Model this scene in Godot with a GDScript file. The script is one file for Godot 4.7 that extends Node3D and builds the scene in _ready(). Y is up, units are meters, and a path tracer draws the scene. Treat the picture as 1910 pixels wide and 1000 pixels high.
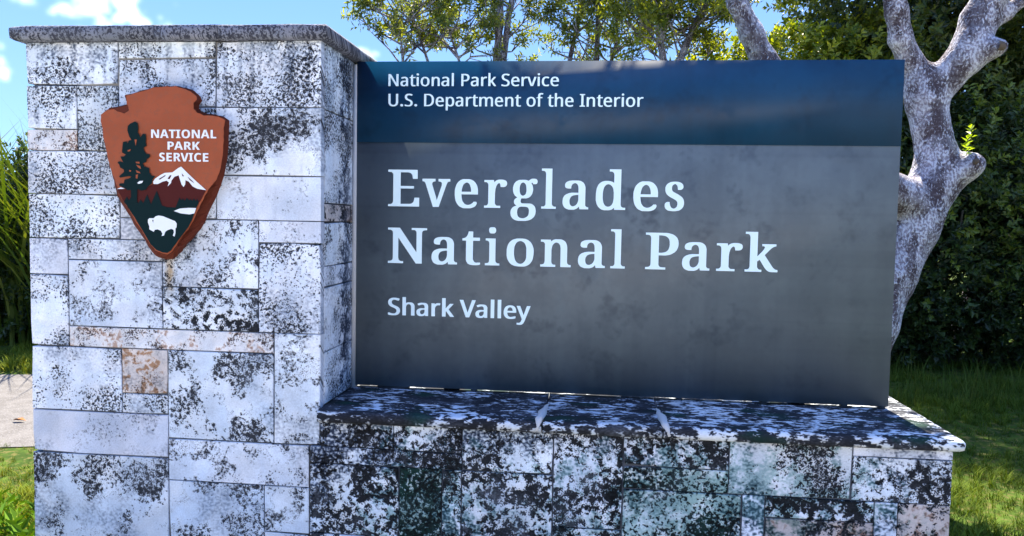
extends Node3D
# Roadside park entrance sign: stone pillar, low stone wall, painted metal panel, plaque, trees behind.

var noise_at := 100
var mats := {}
var used := {}

# ---------------------------------------------------------------- naming and tagging
func numbered(called: String) -> String:
	if not used.has(called):
		used[called] = 0
		return called
	used[called] += 1
	return "%s_%03d" % [called, used[called]]

func tag(o: Node3D, label := "", category := "", group := "", kind := "") -> Node3D:
	if label: o.set_meta("label", label)
	if category: o.set_meta("category", category)
	if group: o.set_meta("group", group)
	if kind: o.set_meta("kind", kind)
	return o

func thing(called: String, label: String, category: String, where := Vector3.ZERO, group := "") -> Node3D:
	var o := Node3D.new()
	o.name = numbered(called)
	o.position = where
	add_child(o)
	tag(o, label, category, group)
	return o

func part(called: String, mesh: Mesh, mat: Material, parent: Node3D, kind := "") -> MeshInstance3D:
	var o := MeshInstance3D.new()
	o.name = numbered(called) if parent == self else called
	o.mesh = mesh
	o.material_override = mat
	parent.add_child(o, true)
	if kind: o.set_meta("kind", kind)
	return o

func many(called: String, mesh: Mesh, mat: Material, where: Array, tints: Array, parent: Node3D) -> MultiMeshInstance3D:
	var mm := MultiMesh.new()
	mm.transform_format = MultiMesh.TRANSFORM_3D
	mm.use_colors = true
	mm.mesh = mesh
	mm.instance_count = where.size()
	for i in where.size():
		mm.set_instance_transform(i, where[i])
		mm.set_instance_color(i, tints[i])
	var o := MultiMeshInstance3D.new()
	o.name = numbered(called) if parent == self else called
	o.multimesh = mm
	o.material_override = mat
	parent.add_child(o, true)
	o.set_meta("kind", "stuff")
	return o

# ---------------------------------------------------------------- shape helpers
func begin() -> SurfaceTool:
	var st := SurfaceTool.new()
	st.begin(Mesh.PRIMITIVE_TRIANGLES)
	return st

func done(st: SurfaceTool, smooth := false) -> ArrayMesh:
	st.generate_normals()
	return st.commit()

func tri(st: SurfaceTool, a: Vector3, b: Vector3, c: Vector3, uva := Vector2.ZERO, uvb := Vector2.ZERO, uvc := Vector2.ZERO) -> void:
	st.set_uv(uva); st.add_vertex(a)
	st.set_uv(uvb); st.add_vertex(b)
	st.set_uv(uvc); st.add_vertex(c)

# a, b, c, d counter-clockwise as seen from outside
func quad(st: SurfaceTool, a: Vector3, b: Vector3, c: Vector3, d: Vector3) -> void:
	tri(st, a, c, b)
	tri(st, a, d, c)

func box(st: SurfaceTool, lo: Vector3, hi: Vector3) -> void:
	var p := func(x, y, z): return Vector3(hi.x if x else lo.x, hi.y if y else lo.y, hi.z if z else lo.z)
	quad(st, p.call(0, 0, 1), p.call(1, 0, 1), p.call(1, 1, 1), p.call(0, 1, 1))
	quad(st, p.call(1, 0, 0), p.call(0, 0, 0), p.call(0, 1, 0), p.call(1, 1, 0))
	quad(st, p.call(1, 0, 1), p.call(1, 0, 0), p.call(1, 1, 0), p.call(1, 1, 1))
	quad(st, p.call(0, 0, 0), p.call(0, 0, 1), p.call(0, 1, 1), p.call(0, 1, 0))
	quad(st, p.call(0, 1, 1), p.call(1, 1, 1), p.call(1, 1, 0), p.call(0, 1, 0))
	quad(st, p.call(0, 0, 0), p.call(1, 0, 0), p.call(1, 0, 1), p.call(0, 0, 1))

func tube(st: SurfaceTool, pts: Array, radii: Array, sides := 7) -> void:
	st.set_smooth_group(1)
	var rings := []
	var side := Vector3(0.31, 0.17, 0.93)
	for i in pts.size():
		var along: Vector3 = (pts[mini(i + 1, pts.size() - 1)] - pts[maxi(i - 1, 0)]).normalized()
		side = (side - along * side.dot(along)).normalized()
		var other := along.cross(side)
		var ring := []
		for k in sides:
			var a := TAU * k / sides
			ring.append(pts[i] + (side * cos(a) + other * sin(a)) * radii[i])
		rings.append(ring)
	for i in pts.size() - 1:
		for k in sides:
			var n := (k + 1) % sides
			quad(st, rings[i][k], rings[i][n], rings[i + 1][n], rings[i + 1][k])
	var last: Array = rings[-1]
	for k in range(1, sides - 1):
		tri(st, last[0], last[k + 1], last[k])

# ---------------------------------------------------------------- textures
func field(n: int, freq: float, octaves: int, warp := 0.0, seamless := true) -> PackedByteArray:
	var f := FastNoiseLite.new()
	noise_at += 7
	f.seed = noise_at
	f.noise_type = FastNoiseLite.TYPE_SIMPLEX_SMOOTH
	f.frequency = freq / n
	f.fractal_type = FastNoiseLite.FRACTAL_FBM
	f.fractal_octaves = octaves
	if warp > 0.0:
		f.domain_warp_enabled = true
		f.domain_warp_frequency = freq * 0.7 / n
		f.domain_warp_amplitude = warp * n / freq
		f.domain_warp_fractal_type = FastNoiseLite.DOMAIN_WARP_FRACTAL_PROGRESSIVE
		f.domain_warp_fractal_octaves = 2
	var im := f.get_seamless_image(n, n, false, false, 0.12) if seamless else f.get_image(n, n)
	im.convert(Image.FORMAT_L8)
	return im.get_data()

func even(b: PackedByteArray) -> PackedByteArray:   # every value equally common, so that thresholds are shares
	var count := PackedInt32Array()
	count.resize(256)
	for v in b:
		count[v] += 1
	var to := PackedByteArray()
	to.resize(256)
	var sum := 0
	for i in 256:
		to[i] = int((sum + count[i] * 0.5) * 255.0 / b.size())
		sum += count[i]
	for i in b.size():
		b[i] = to[b[i]]
	return b

func streaks(n: int) -> PackedByteArray:   # runs of water down a sheet
	var f := lump_noise(401, 1.0)
	f.fractal_octaves = 4
	var out := PackedByteArray()
	out.resize(n * n)
	for j in n:
		for i in n:
			out[j * n + i] = clampi(int(128.0 + 60.0 * f.get_noise_2d(i * 0.07, j * 0.007) + 130.0 * f.get_noise_2d(i * 0.018 + 90.0, j * 0.018)), 0, 255)
	return out

func texture_of(n: int, bytes: PackedByteArray) -> ImageTexture:
	return ImageTexture.create_from_image(Image.create_from_data(n, n, false, Image.FORMAT_RGB8, bytes))

const STONE_N := 768
var pool := {}

# Coral limestone. cover: share of dark pits; patch: how much it differs from place to place; fine: small pits; haze: grey growth; green: algae; warm: colour of the veins
func stone_texture(w: PackedByteArray, f: PackedByteArray, p: PackedByteArray, v: PackedByteArray, t: PackedByteArray, cover: float, patch: float, fine: float, haze: float, vein: float, light: Color, dark: Color, green := 0.0, warm := Color(0, 0, 0, 0), ridge := 0.0, halo := 0.34, sharp := 4.6) -> ImageTexture:
	var n := STONE_N
	var out := PackedByteArray()
	out.resize(n * n * 3)
	var lr := light.r * 255.0; var lg := light.g * 255.0; var lb := light.b * 255.0
	var dr := dark.r * 255.0; var dg := dark.g * 255.0; var db := dark.b * 255.0
	var k := 0
	for i in n * n:
		var pm := (p[i] - 128) / 128.0 * patch
		if ridge > 0.0:
			pm += (clampf(1.0 - absf((v[i] - 128) / 128.0 + (f[i] - 128) * 0.0006) * 5.5, 0.0, 1.0) - 0.30) * ridge - 0.12 * ridge
		var a := (w[i] - 128) / 128.0
		var b := (f[i] - 128) / 128.0
		var c := (v[i] - 128) / 128.0
		var d := (t[i] - 128) / 128.0
		var dk := clampf((a + 0.42 * b + pm - 0.62 + cover) * sharp, 0.0, 1.0)
		dk = maxf(dk, clampf((b * 0.9 + pm * 0.8 + fine - 0.72) * 8.0, 0.0, 0.92))
		if vein > 0.0:
			dk = maxf(dk, clampf(1.0 - absf(c + 0.14 * b) * 26.0, 0.0, 1.0) * clampf((d + 0.35 * a + vein) * 2.0, 0.0, 0.8))
		var gz := clampf((pm * 0.9 + 0.35 * a + 0.3 * d + haze - 0.45) * 1.6, 0.0, 0.75)
		var tone := 1.0 + 0.10 * d + 0.05 * c + 0.035 * b
		var r := lr * tone * (1.0 + 0.03 * c) ; var g := lg * tone; var bl := lb * (tone - 0.03 * c)
		if warm.a > 0.0:
			var wv := clampf((c * 1.1 + 0.4 * a + warm.a - 0.5) * 2.2, 0.0, 0.85)
			r = lerpf(r, warm.r * 255.0, wv); g = lerpf(g, warm.g * 255.0, wv); bl = lerpf(bl, warm.b * 255.0, wv)
		r = lerpf(r, 118.0, gz); g = lerpf(g, 122.0, gz); bl = lerpf(bl, 130.0, gz)
		var hz := clampf((a * 0.55 + 0.25 * b + pm * 1.1 - 0.30 + cover) * 1.3, 0.0, 1.0) * halo
		r = lerpf(r, 112.0, hz); g = lerpf(g, 118.0, hz); bl = lerpf(bl, 132.0, hz)
		var gg := clampf((d * 0.8 + pm * 0.5 + green - 0.5) * 2.0, 0.0, 1.0) if green > 0.0 else 0.0
		dk *= clampf(0.92 + 0.25 * c + 0.2 * d + 0.12 * b, 0.5, 1.0)
		r = lerpf(r, lerpf(dr, 12.0, gg), dk); g = lerpf(g, lerpf(dg, 46.0, gg), dk); bl = lerpf(bl, lerpf(db, 40.0, gg), dk)
		out[k] = clampi(int(r), 0, 255); out[k + 1] = clampi(int(g), 0, 255); out[k + 2] = clampi(int(bl), 0, 255)
		k += 3
	return texture_of(n, out)

func stone_material(t: ImageTexture, relief := 0.35, rough := 0.88, grimy := false) -> StandardMaterial3D:
	var m := StandardMaterial3D.new()
	m.albedo_texture = t
	m.vertex_color_use_as_albedo = true
	m.roughness = rough
	m.metallic_specular = 0.35
	m.heightmap_enabled = true
	m.heightmap_texture = t
	m.heightmap_scale = relief
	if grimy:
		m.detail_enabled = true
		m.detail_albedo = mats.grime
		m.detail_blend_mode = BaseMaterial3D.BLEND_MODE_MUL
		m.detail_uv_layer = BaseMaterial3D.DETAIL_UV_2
	return m

# Dirt laid over the whole masonry, across the joints: u runs from x = -1.2 to 2.2, v from y = 2.3 down to 0.
func grime_texture() -> ImageTexture:
	var n := 768
	var soft := lump_noise(301, 2.2)
	soft.fractal_octaves = 4
	var mid := lump_noise(302, 11.0)
	mid.fractal_octaves = 6
	mid.fractal_gain = 0.62
	var grain := lump_noise(304, 75.0)
	grain.fractal_octaves = 3
	var run := lump_noise(303, 1.0)
	run.fractal_octaves = 3
	var out := PackedByteArray()
	out.resize(n * n * 3)
	var k := 0
	for j in n:
		var y := 2.3 * (1.0 - (j + 0.5) / n)
		for i in n:
			var x := 3.4 * (i + 0.5) / n - 1.2
			var s := soft.get_noise_2d(x, y)
			var t := mid.get_noise_2d(x, y)
			var gr := grain.get_noise_2d(x, y)
			t += gr * 0.45
			var drip := run.get_noise_2d(x * 26.0, y * 1.7)
			var wall := y < 0.83 and x > (-0.032 if y < 0.729 else 0.001)
			var d := clampf((s + 0.5 * t - 0.12) * (1.0 if wall else 0.6), 0.0, 0.38 if wall else 0.24)
			d += clampf(drip + 0.25 * t - 0.12, 0.0, 1.0) * (0.26 if wall else 0.17) * clampf((y - 0.2) / 1.6, 0.15, 1.0)
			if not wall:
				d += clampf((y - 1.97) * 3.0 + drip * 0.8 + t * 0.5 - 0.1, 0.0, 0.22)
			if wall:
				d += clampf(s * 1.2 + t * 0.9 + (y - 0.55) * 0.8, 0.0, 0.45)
			d *= clampf(0.75 + gr * 1.6, 0.15, 1.3)
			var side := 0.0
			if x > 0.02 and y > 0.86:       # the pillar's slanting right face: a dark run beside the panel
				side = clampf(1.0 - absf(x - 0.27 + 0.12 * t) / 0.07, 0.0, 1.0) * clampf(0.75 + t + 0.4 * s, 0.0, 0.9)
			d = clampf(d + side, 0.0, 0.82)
			var c := Color(1.0 - d, 1.0 - d * 0.95, 1.0 - d * 0.86)
			# green algae on the low wall
			var g := 0.0
			for q in [[0.38, 0.50, 0.14, 0.17, 0.9], [1.30, 0.63, 0.34, 0.12, 0.95], [1.05, 0.47, 0.20, 0.10, 0.7], [1.44, 0.70, 0.10, 0.06, 0.9], [0.85, 0.30, 0.3, 0.2, 0.5]]:
				g = maxf(g, q[4] * clampf(1.5 - Vector2((x - q[0]) / q[2], (y - q[1]) / q[3]).length() + 2.4 * t, 0.0, 1.0))
			c = c.lerp(Color(0.16, 0.42, 0.36), g * 0.38 if wall else 0.0)
			# tan run below the tip of the plaque
			var rust := clampf(1.2 - absf(x + 0.535 - 0.01 * t) / 0.018, 0.0, 1.0) * clampf((1.38 - y) * 12.0, 0.0, 1.0) * clampf((y - 1.20 + 0.06 * t) * 9.0, 0.0, 1.0)
			c = c.lerp(Color(0.82, 0.66, 0.46), rust * 0.9)
			# dark smear beside the tip
			var smear := clampf(1.25 - Vector2((x + 0.452 - (y - 1.44) * 0.1) / 0.018, (y - 1.435) / 0.055).length() + t * 0.9, 0.0, 1.0)
			c = c.lerp(Color(0.22, 0.24, 0.30), smear * 0.8)
			out[k] = int(c.r * 255.0); out[k + 1] = int(c.g * 255.0); out[k + 2] = int(c.b * 255.0)
			k += 3
	return texture_of(n, out)

func mix_texture(n: int, layers: Array, a: Color, b: Color, c: Color, soft := 22.0, cluster := 0.0) -> ImageTexture:   # a to b by the first field, c where the second is high
	var out := PackedByteArray()
	out.resize(n * n * 3)
	var f0: PackedByteArray = layers[0]
	var f1: PackedByteArray = layers[1]
	var f2: PackedByteArray = layers[2]
	var k := 0
	for i in n * n:
		var x := clampf((f0[i] - 128) / 90.0 + 0.5 + (f2[i] - 128) / 300.0, 0.0, 1.0)
		var y := clampf((f1[i] + (f2[i] - 128) * 0.5 + (f0[i] - 128) * cluster - 150) / soft, 0.0, 1.0)
		var q := a.lerp(b, x).lerp(c, y)
		out[k] = int(q.r * 255.0); out[k + 1] = int(q.g * 255.0); out[k + 2] = int(q.b * 255.0)
		k += 3
	return texture_of(n, out)

func plain(c: Color, rough := 0.8, spec := 0.4) -> StandardMaterial3D:   # c is given linear
	var m := StandardMaterial3D.new()
	m.albedo_color = c.linear_to_srgb()
	m.roughness = rough
	m.metallic_specular = spec
	return m

func leaf_material(back := 0.8) -> StandardMaterial3D:
	var m := StandardMaterial3D.new()
	m.vertex_color_use_as_albedo = true
	m.roughness = 0.42
	m.metallic_specular = 0.5
	m.cull_mode = BaseMaterial3D.CULL_DISABLED
	m.backlight_enabled = true
	m.backlight = Color(back, back, back * 0.4)
	return m

func make_materials() -> void:
	mats.grime = grime_texture()
	var n := STONE_N
	var w1 := even(field(n, 66, 3, 0.55))
	var w2 := even(field(n, 88, 3, 0.7))
	var w3 := even(field(n, 46, 4, 0.7))
	var f1 := even(field(n, 190, 2, 0.4))
	var f2 := even(field(n, 150, 2, 0.5))
	var p1 := even(field(n, 6, 4, 0.4))
	var p2 := even(field(n, 10, 4, 0.5))
	var v1 := field(n, 6, 4, 0.6)
	var v2 := field(n, 11, 4, 0.8)
	var t1 := field(n, 4, 4, 0.3)
	var t2 := field(n, 7, 5, 0.5)
	var white := Color(0.835, 0.865, 0.905)
	var pale := Color(0.825, 0.855, 0.90)
	var black := Color(0.10, 0.11, 0.13)
	var grey := Color(0.17, 0.18, 0.20)
	mats.a = stone_material(stone_texture(w1, f1, p2, v1, t1, -0.01, 0.45, 0.02, 0.14, 0.0, white, grey, 0.0, Color(0, 0, 0, 0), 0.3), 0.35, 0.88, true)
	mats.b = stone_material(stone_texture(w2, f2, p1, v2, t2, -0.12, 0.50, 0.02, 0.04, 0.0, white, grey, 0.0, Color(0, 0, 0, 0), 0.15), 0.35, 0.88, true)
	mats.c = stone_material(stone_texture(w1, f2, p2, v1, t2, -0.52, 0.65, -0.20, 0.14, 0.08, pale, grey, 0.0, Color(0, 0, 0, 0), 0.35), 0.35, 0.88, true)
	mats.d = stone_material(stone_texture(w2, f1, p1, v2, t1, 0.18, 0.40, 0.06, 0.20, 0.0, white, grey, 0.0, Color(0, 0, 0, 0), 0.2), 0.35, 0.88, true)
	mats.m = stone_material(stone_texture(w1, f1, p1, v1, t2, -0.14, 0.95, -0.15, 0.08, 0.12, white, grey, 0.0, Color(0, 0, 0, 0), 0.5), 0.35, 0.88, true)
	mats.s = stone_material(stone_texture(w2, f1, p1, v1, t1, -0.73, 0.45, -0.35, 0.16, 0.05, Color(0.82, 0.84, 0.885), grey), 0.35, 0.88, true)
	mats.p = stone_material(stone_texture(w1, f1, p2, v2, t2, -0.25, 0.55, -0.05, 0.0, 0.0, Color(0.86, 0.85, 0.85), Color(0.24, 0.20, 0.19), 0.0, Color(0.66, 0.54, 0.47, 0.2)), 0.35, 0.88, true)
	mats.q = stone_material(stone_texture(w3, f1, p2, v2, t2, -0.55, 0.3, -0.1, 0.0, 0.0, Color(0.84, 0.80, 0.78), Color(0.34, 0.24, 0.18), 0.0, Color(0.60, 0.44, 0.32, 0.48)), 0.35, 0.88, true)
	mats.e = stone_material(stone_texture(w3, f1, p1, v1, t2, 0.52, 0.70, 0.16, 0.18, 0.12, white, black, 0.0, Color(0, 0, 0, 0), 0.35, 0.34, 6.0), 0.35, 0.88, true)
	mats.h = stone_material(stone_texture(w3, f2, p2, v2, t1, 0.74, 0.85, 0.20, 0.14, 0.0, white, black, 0.0, Color(0, 0, 0, 0), 0.3, 0.34, 6.0), 0.35, 0.88, true)
	mats.k = stone_material(stone_texture(w1, f2, p1, v1, t1, 0.66, 0.65, 0.15, 0.14, 0.0, Color(0.80, 0.84, 0.85), Color(0.07, 0.11, 0.12), 0.35, Color(0, 0, 0, 0), 0.2), 0.35, 0.88, true)
	mats.g = stone_material(stone_texture(w1, f1, p2, v1, t1, 1.35, 0.55, 0.5, 0.2, 0.0, Color(0.70, 0.76, 0.76), Color(0.09, 0.15, 0.16), 0.6), 0.35, 0.88, true)
	mats.n = stone_material(stone_texture(w2, f1, p1, v1, t2, -0.18, 1.0, -0.15, 0.0, 0.10, white, black, 0.0, Color(0, 0, 0, 0), 0.4), 0.35, 0.88, true)
	mats.r = stone_material(stone_texture(w3, f2, p2, v2, t1, 0.0, 0.8, 0.0, 0.15, 0.0, Color(0.76, 0.72, 0.71), black, 0.0, Color(0.48, 0.38, 0.34, 0.25)), 0.35, 0.88, true)
	mats.cap = stone_material(stone_texture(w2, f1, p2, v1, t2, 0.55, 0.35, 0.20, 0.65, 0.0, Color(0.47, 0.49, 0.55), Color(0.19, 0.20, 0.25)))
	mats.ledge = stone_material(stone_texture(w3, f1, p2, v2, t2, 1.30, 0.75, 0.25, 0.2, 0.0, Color(0.78, 0.81, 0.86), Color(0.10, 0.11, 0.14), 0.15))
	mats.ledge_end = stone_material(stone_texture(w3, f1, p2, v2, t2, 1.0, 0.75, 0.05, 0.3, 0.0, Color(0.82, 0.84, 0.87), Color(0.12, 0.13, 0.16), 0.15))
	mats.mortar = plain(Color(0.11, 0.115, 0.125), 0.95)
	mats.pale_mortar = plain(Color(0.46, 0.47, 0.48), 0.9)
	# bark
	var nb := 512
	var bt := mix_texture(nb, [even(field(nb, 6, 5, 0.6)), even(field(nb, 50, 4, 0.6)), field(nb, 130, 3)], Color(0.28, 0.245, 0.265), Color(0.54, 0.52, 0.56), Color(0.79, 0.80, 0.85), 45.0, 0.55)
	mats.bark = plain(Color(1, 1, 1), 0.9, 0.3)
	mats.bark.albedo_texture = bt
	mats.bark.heightmap_enabled = true
	mats.bark.heightmap_texture = bt
	mats.bark.heightmap_scale = 1.4
	mats.bark.uv1_triplanar = true
	mats.bark.uv1_world_triplanar = true
	mats.bark.uv1_scale = Vector3(1.3, 0.8, 1.3)
	mats.thin_bark = mats.bark.duplicate()
	mats.thin_bark.albedo_color = Color(0.95, 0.93, 0.93)
	mats.twig = plain(Color(0.06, 0.05, 0.035), 0.9)
	mats.cut_wood = plain(Color(0.10, 0.075, 0.055), 0.9)
	# ground
	var gt := mix_texture(nb, [field(nb, 9, 4, 0.3), field(nb, 40, 3), field(nb, 120, 3)], Color(0.18, 0.25, 0.09), Color(0.26, 0.34, 0.12), Color(0.34, 0.33, 0.19))
	mats.ground = plain(Color(1, 1, 1), 0.95, 0.2)
	mats.ground.albedo_texture = gt
	mats.ground.uv1_triplanar = true
	mats.ground.uv1_world_triplanar = true
	mats.ground.uv1_scale = Vector3(0.37, 0.37, 0.37)
	var rt := mix_texture(nb, [field(nb, 7, 5, 0.3), field(nb, 60, 3), field(nb, 150, 2)], Color(0.66, 0.64, 0.61), Color(0.74, 0.72, 0.69), Color(0.82, 0.81, 0.79))
	mats.road = plain(Color(1, 1, 1), 0.92, 0.3)
	mats.road.albedo_texture = rt
	mats.road.heightmap_enabled = true
	mats.road.heightmap_texture = rt
	mats.road.heightmap_scale = 1.2
	mats.road.uv1_triplanar = true
	mats.road.uv1_world_triplanar = true
	mats.road.uv1_scale = Vector3(0.8, 0.8, 0.8)
	mats.path = mats.road.duplicate()
	mats.path.albedo_color = Color(0.54, 0.545, 0.57)
	# sign paint: weathered, faintly smudged, with sky reflection put into the blue base colours
	var smudge_and_sheen := mix_texture(nb, [streaks(nb), field(nb, 13, 4, 0.5, false), field(nb, 70, 3, 0.0, false)], Color(0.89, 0.89, 0.90), Color(1, 1, 1), Color(0.72, 0.73, 0.76), 95.0)  # blotches imitate mottled reflection as well as smudges
	var sr := mix_texture(nb, [field(nb, 8, 4, 0.4, false), field(nb, 16, 4, 0.6, false), field(nb, 60, 3, 0.0, false)], Color(0.40, 0.40, 0.40), Color(0.50, 0.50, 0.50), Color(0.66, 0.66, 0.66), 70.0)
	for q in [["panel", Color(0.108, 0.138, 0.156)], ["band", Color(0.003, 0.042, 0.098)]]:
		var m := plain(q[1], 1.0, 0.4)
		m.albedo_texture = smudge_and_sheen
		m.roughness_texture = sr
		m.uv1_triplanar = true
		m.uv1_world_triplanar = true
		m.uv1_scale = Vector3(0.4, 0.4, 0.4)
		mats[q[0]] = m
	mats.letter = plain(Color(0.66, 0.82, 0.86), 0.5)
	mats.metal = plain(Color(0.05, 0.055, 0.06), 0.6)
	# plaque
	var pt := mix_texture(nb, [field(nb, 5, 3, 0.3), field(nb, 20, 4, 0.5), field(nb, 80, 3)], Color(0.55, 0.265, 0.135), Color(0.58, 0.28, 0.15), Color(0.53, 0.275, 0.17))
	mats.plaque = plain(Color(1, 1, 1), 0.55, 0.4)
	mats.plaque.albedo_texture = pt
	mats.plaque.uv1_triplanar = true
	mats.plaque.uv1_world_triplanar = true
	mats.plaque.uv1_scale = Vector3(2.2, 2.2, 2.2)
	mats.plaque_rim = mats.plaque.duplicate()
	mats.plaque_rim.albedo_color = Color(0.62, 0.52, 0.47)
	mats.plaque_rim.roughness = 0.8
	mats.print_0 = plain(Color(0.70, 0.74, 0.78), 0.5)
	mats.print_1 = plain(Color(0.062, 0.012, 0.011), 0.7, 0.2)
	mats.print_2 = plain(Color(0.003, 0.015, 0.017), 0.7, 0.2)
	mats.print_3 = mats.plaque
	# leaves
	mats.leaf = leaf_material(0.85)
	mats.sunlit_leaf = leaf_material(1.0)  # brighter, more see-through leaves standing in for sunlit ones
	mats.grass = leaf_material(0.7)
	mats.grass.roughness = 0.85
	mats.grass.metallic_specular = 0.2
	mats.leaf_dry = plain(Color(0.30, 0.12, 0.04), 0.8)

# ---------------------------------------------------------------- masonry
# A stone with chamfered, slightly uneven edges; faces +Z at depth 0 and reaches back by deep. Texture coordinates are turned and shifted per stone.
func stone_mesh(x0: float, y0: float, x1: float, y1: float, deep: float, r: RandomNumberGenerator, tint := Color.WHITE) -> ArrayMesh:
	var st := begin()
	st.set_smooth_group(-1)
	st.set_color(tint)
	var c := 0.0022
	x0 += r.randf_range(0.0005, 0.0014); y0 += r.randf_range(0.0005, 0.0014); x1 -= r.randf_range(0.0005, 0.0014); y1 -= r.randf_range(0.0005, 0.0014)
	var outer := []
	var inner := []
	var corners := [Vector2(x0, y0), Vector2(x1, y0), Vector2(x1, y1), Vector2(x0, y1)]
	for k in 4:
		var p: Vector2 = corners[k]
		var q: Vector2 = corners[(k + 1) % 4]
		var inward := Vector2(-(q - p).y, (q - p).x).normalized()
		for s in 2:
			var t := 0.0 if s == 0 else r.randf_range(0.3, 0.7)
			var e := p.lerp(q, t)
			var into := inward if s else (inward + Vector2((q - p).x, (q - p).y).normalized())
			var chip := r.randf_range(0.002, 0.005) if s == 0 and r.randf() < 0.25 else 0.0
			outer.append(e + into * (r.randf_range(0.0, 0.0014) + chip))
			inner.append(e + into * (c * r.randf_range(0.5, 1.6) + chip * 1.3))
	var turn: float = [0.0, PI / 2, PI, -PI / 2][r.randi() % 4] + r.randf_range(-0.2, 0.2)
	var shift := Vector2(r.randf(), r.randf())
	var uv := func(p: Vector3): return Vector2(p.x, p.y - p.z).rotated(turn) / 1.3 + shift
	var n := outer.size()
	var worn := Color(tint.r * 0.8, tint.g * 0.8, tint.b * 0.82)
	var add := func(a: Vector3, b: Vector3, d: Vector3):
		for p in [a, d, b]:
			st.set_uv(uv.call(p))
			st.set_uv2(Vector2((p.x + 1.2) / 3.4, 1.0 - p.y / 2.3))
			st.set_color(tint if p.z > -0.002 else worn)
			st.add_vertex(p)
	var z0 := r.randf_range(-0.0012, 0.0012)
	var mid := Vector3((x0 + x1) / 2, (y0 + y1) / 2, z0)
	for k in n:
		var l := (k + 1) % n
		var i0 := Vector3(inner[k].x, inner[k].y, z0); var i1 := Vector3(inner[l].x, inner[l].y, z0)
		var o0 := Vector3(outer[k].x, outer[k].y, -c); var o1 := Vector3(outer[l].x, outer[l].y, -c)
		var b0 := Vector3(outer[k].x, outer[k].y, -deep); var b1 := Vector3(outer[l].x, outer[l].y, -deep)
		add.call(mid, i0, i1)
		add.call(i0, o0, o1); add.call(i0, o1, i1)
		add.call(o0, b0, b1); add.call(o0, b1, o1)
	return done(st)

func stone_tint(r: RandomNumberGenerator) -> Color:
	var v := r.randf_range(0.90, 1.0)
	return Color(v * r.randf_range(0.97, 1.0), v, v * r.randf_range(0.98, 1.02))

func lay_stones(rows: Array, parent: Node3D, place: Transform3D, deep: float, r: RandomNumberGenerator) -> void:
	for q in rows:
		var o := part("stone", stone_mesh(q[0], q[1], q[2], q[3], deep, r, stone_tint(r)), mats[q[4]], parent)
		o.transform = place

# A slab whose long front (and ends) are rounded: profile swept along x, with a little unevenness.
func cap_slab(x0: float, x1: float, front: float, back: float, y0: float, y1: float, r: RandomNumberGenerator, round_left := false, round_right := false, roundness := 0.26, along := 1.0) -> ArrayMesh:
	var st := begin()
	st.set_smooth_group(1)
	st.set_color(stone_tint(r))
	var h := y1 - y0
	var rad := h * roundness
	var prof := []                     # inset from the edge, height
	prof.append(Vector2(0.012, 0.0))
	prof.append(Vector2(0.002, 0.007))
	prof.append(Vector2(0.0, h - rad))
	for k in range(1, 5):
		var a := PI / 2 * k / 4.0
		prof.append(Vector2(rad * (1 - cos(a)), h - rad + rad * sin(a)))
	var steps := maxi(3, int((x1 - x0) / 0.06))
	var shift := Vector2(r.randf(), r.randf())
	var uv := func(p: Vector3): return Vector2(p.x * along, p.y * 0.9 - p.z) / 1.3 + shift
	var rings := []
	for s in prof.size():
		var ring := []
		var q: Vector2 = prof[s]
		var l := x0 + (q.x if round_left else 0.0)
		var g := x1 - (q.x if round_right else 0.0)
		var corner := 0.012
		for i in steps + 1:
			var t := float(i) / steps
			var in_left := corner * 0.5 if round_left and i == 0 else 0.0
			var in_right := corner * 0.5 if round_right and i == steps else 0.0
			ring.append(Vector3(lerpf(l, g, t) + in_left - in_right, y0 + q.y + r.randf_range(-0.001, 0.001), front - q.x - in_left - in_right + r.randf_range(-0.0022, 0.0012)))
		for i in steps + 1:
			var t := float(i) / steps
			ring.append(Vector3(lerpf(g, l, t), y0 + q.y, back + q.x))
		rings.append(ring)
	var add := func(a: Vector3, b: Vector3, c: Vector3, d: Vector3):
		tri(st, a, c, b, uv.call(a), uv.call(c), uv.call(b))
		tri(st, a, d, c, uv.call(a), uv.call(d), uv.call(c))
	var m: int = rings[0].size()
	for s in rings.size() - 1:
		for i in m:
			var j := (i + 1) % m
			add.call(rings[s][i], rings[s][j], rings[s + 1][j], rings[s + 1][i])
	var top: Array = rings[-1]
	var bottom: Array = rings[0]
	for i in steps:
		add.call(top[i], top[i + 1], top[m - 2 - i], top[m - 1 - i])
		add.call(bottom[m - 1 - i], bottom[m - 2 - i], bottom[i + 1], bottom[i])
	return done(st)

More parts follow.
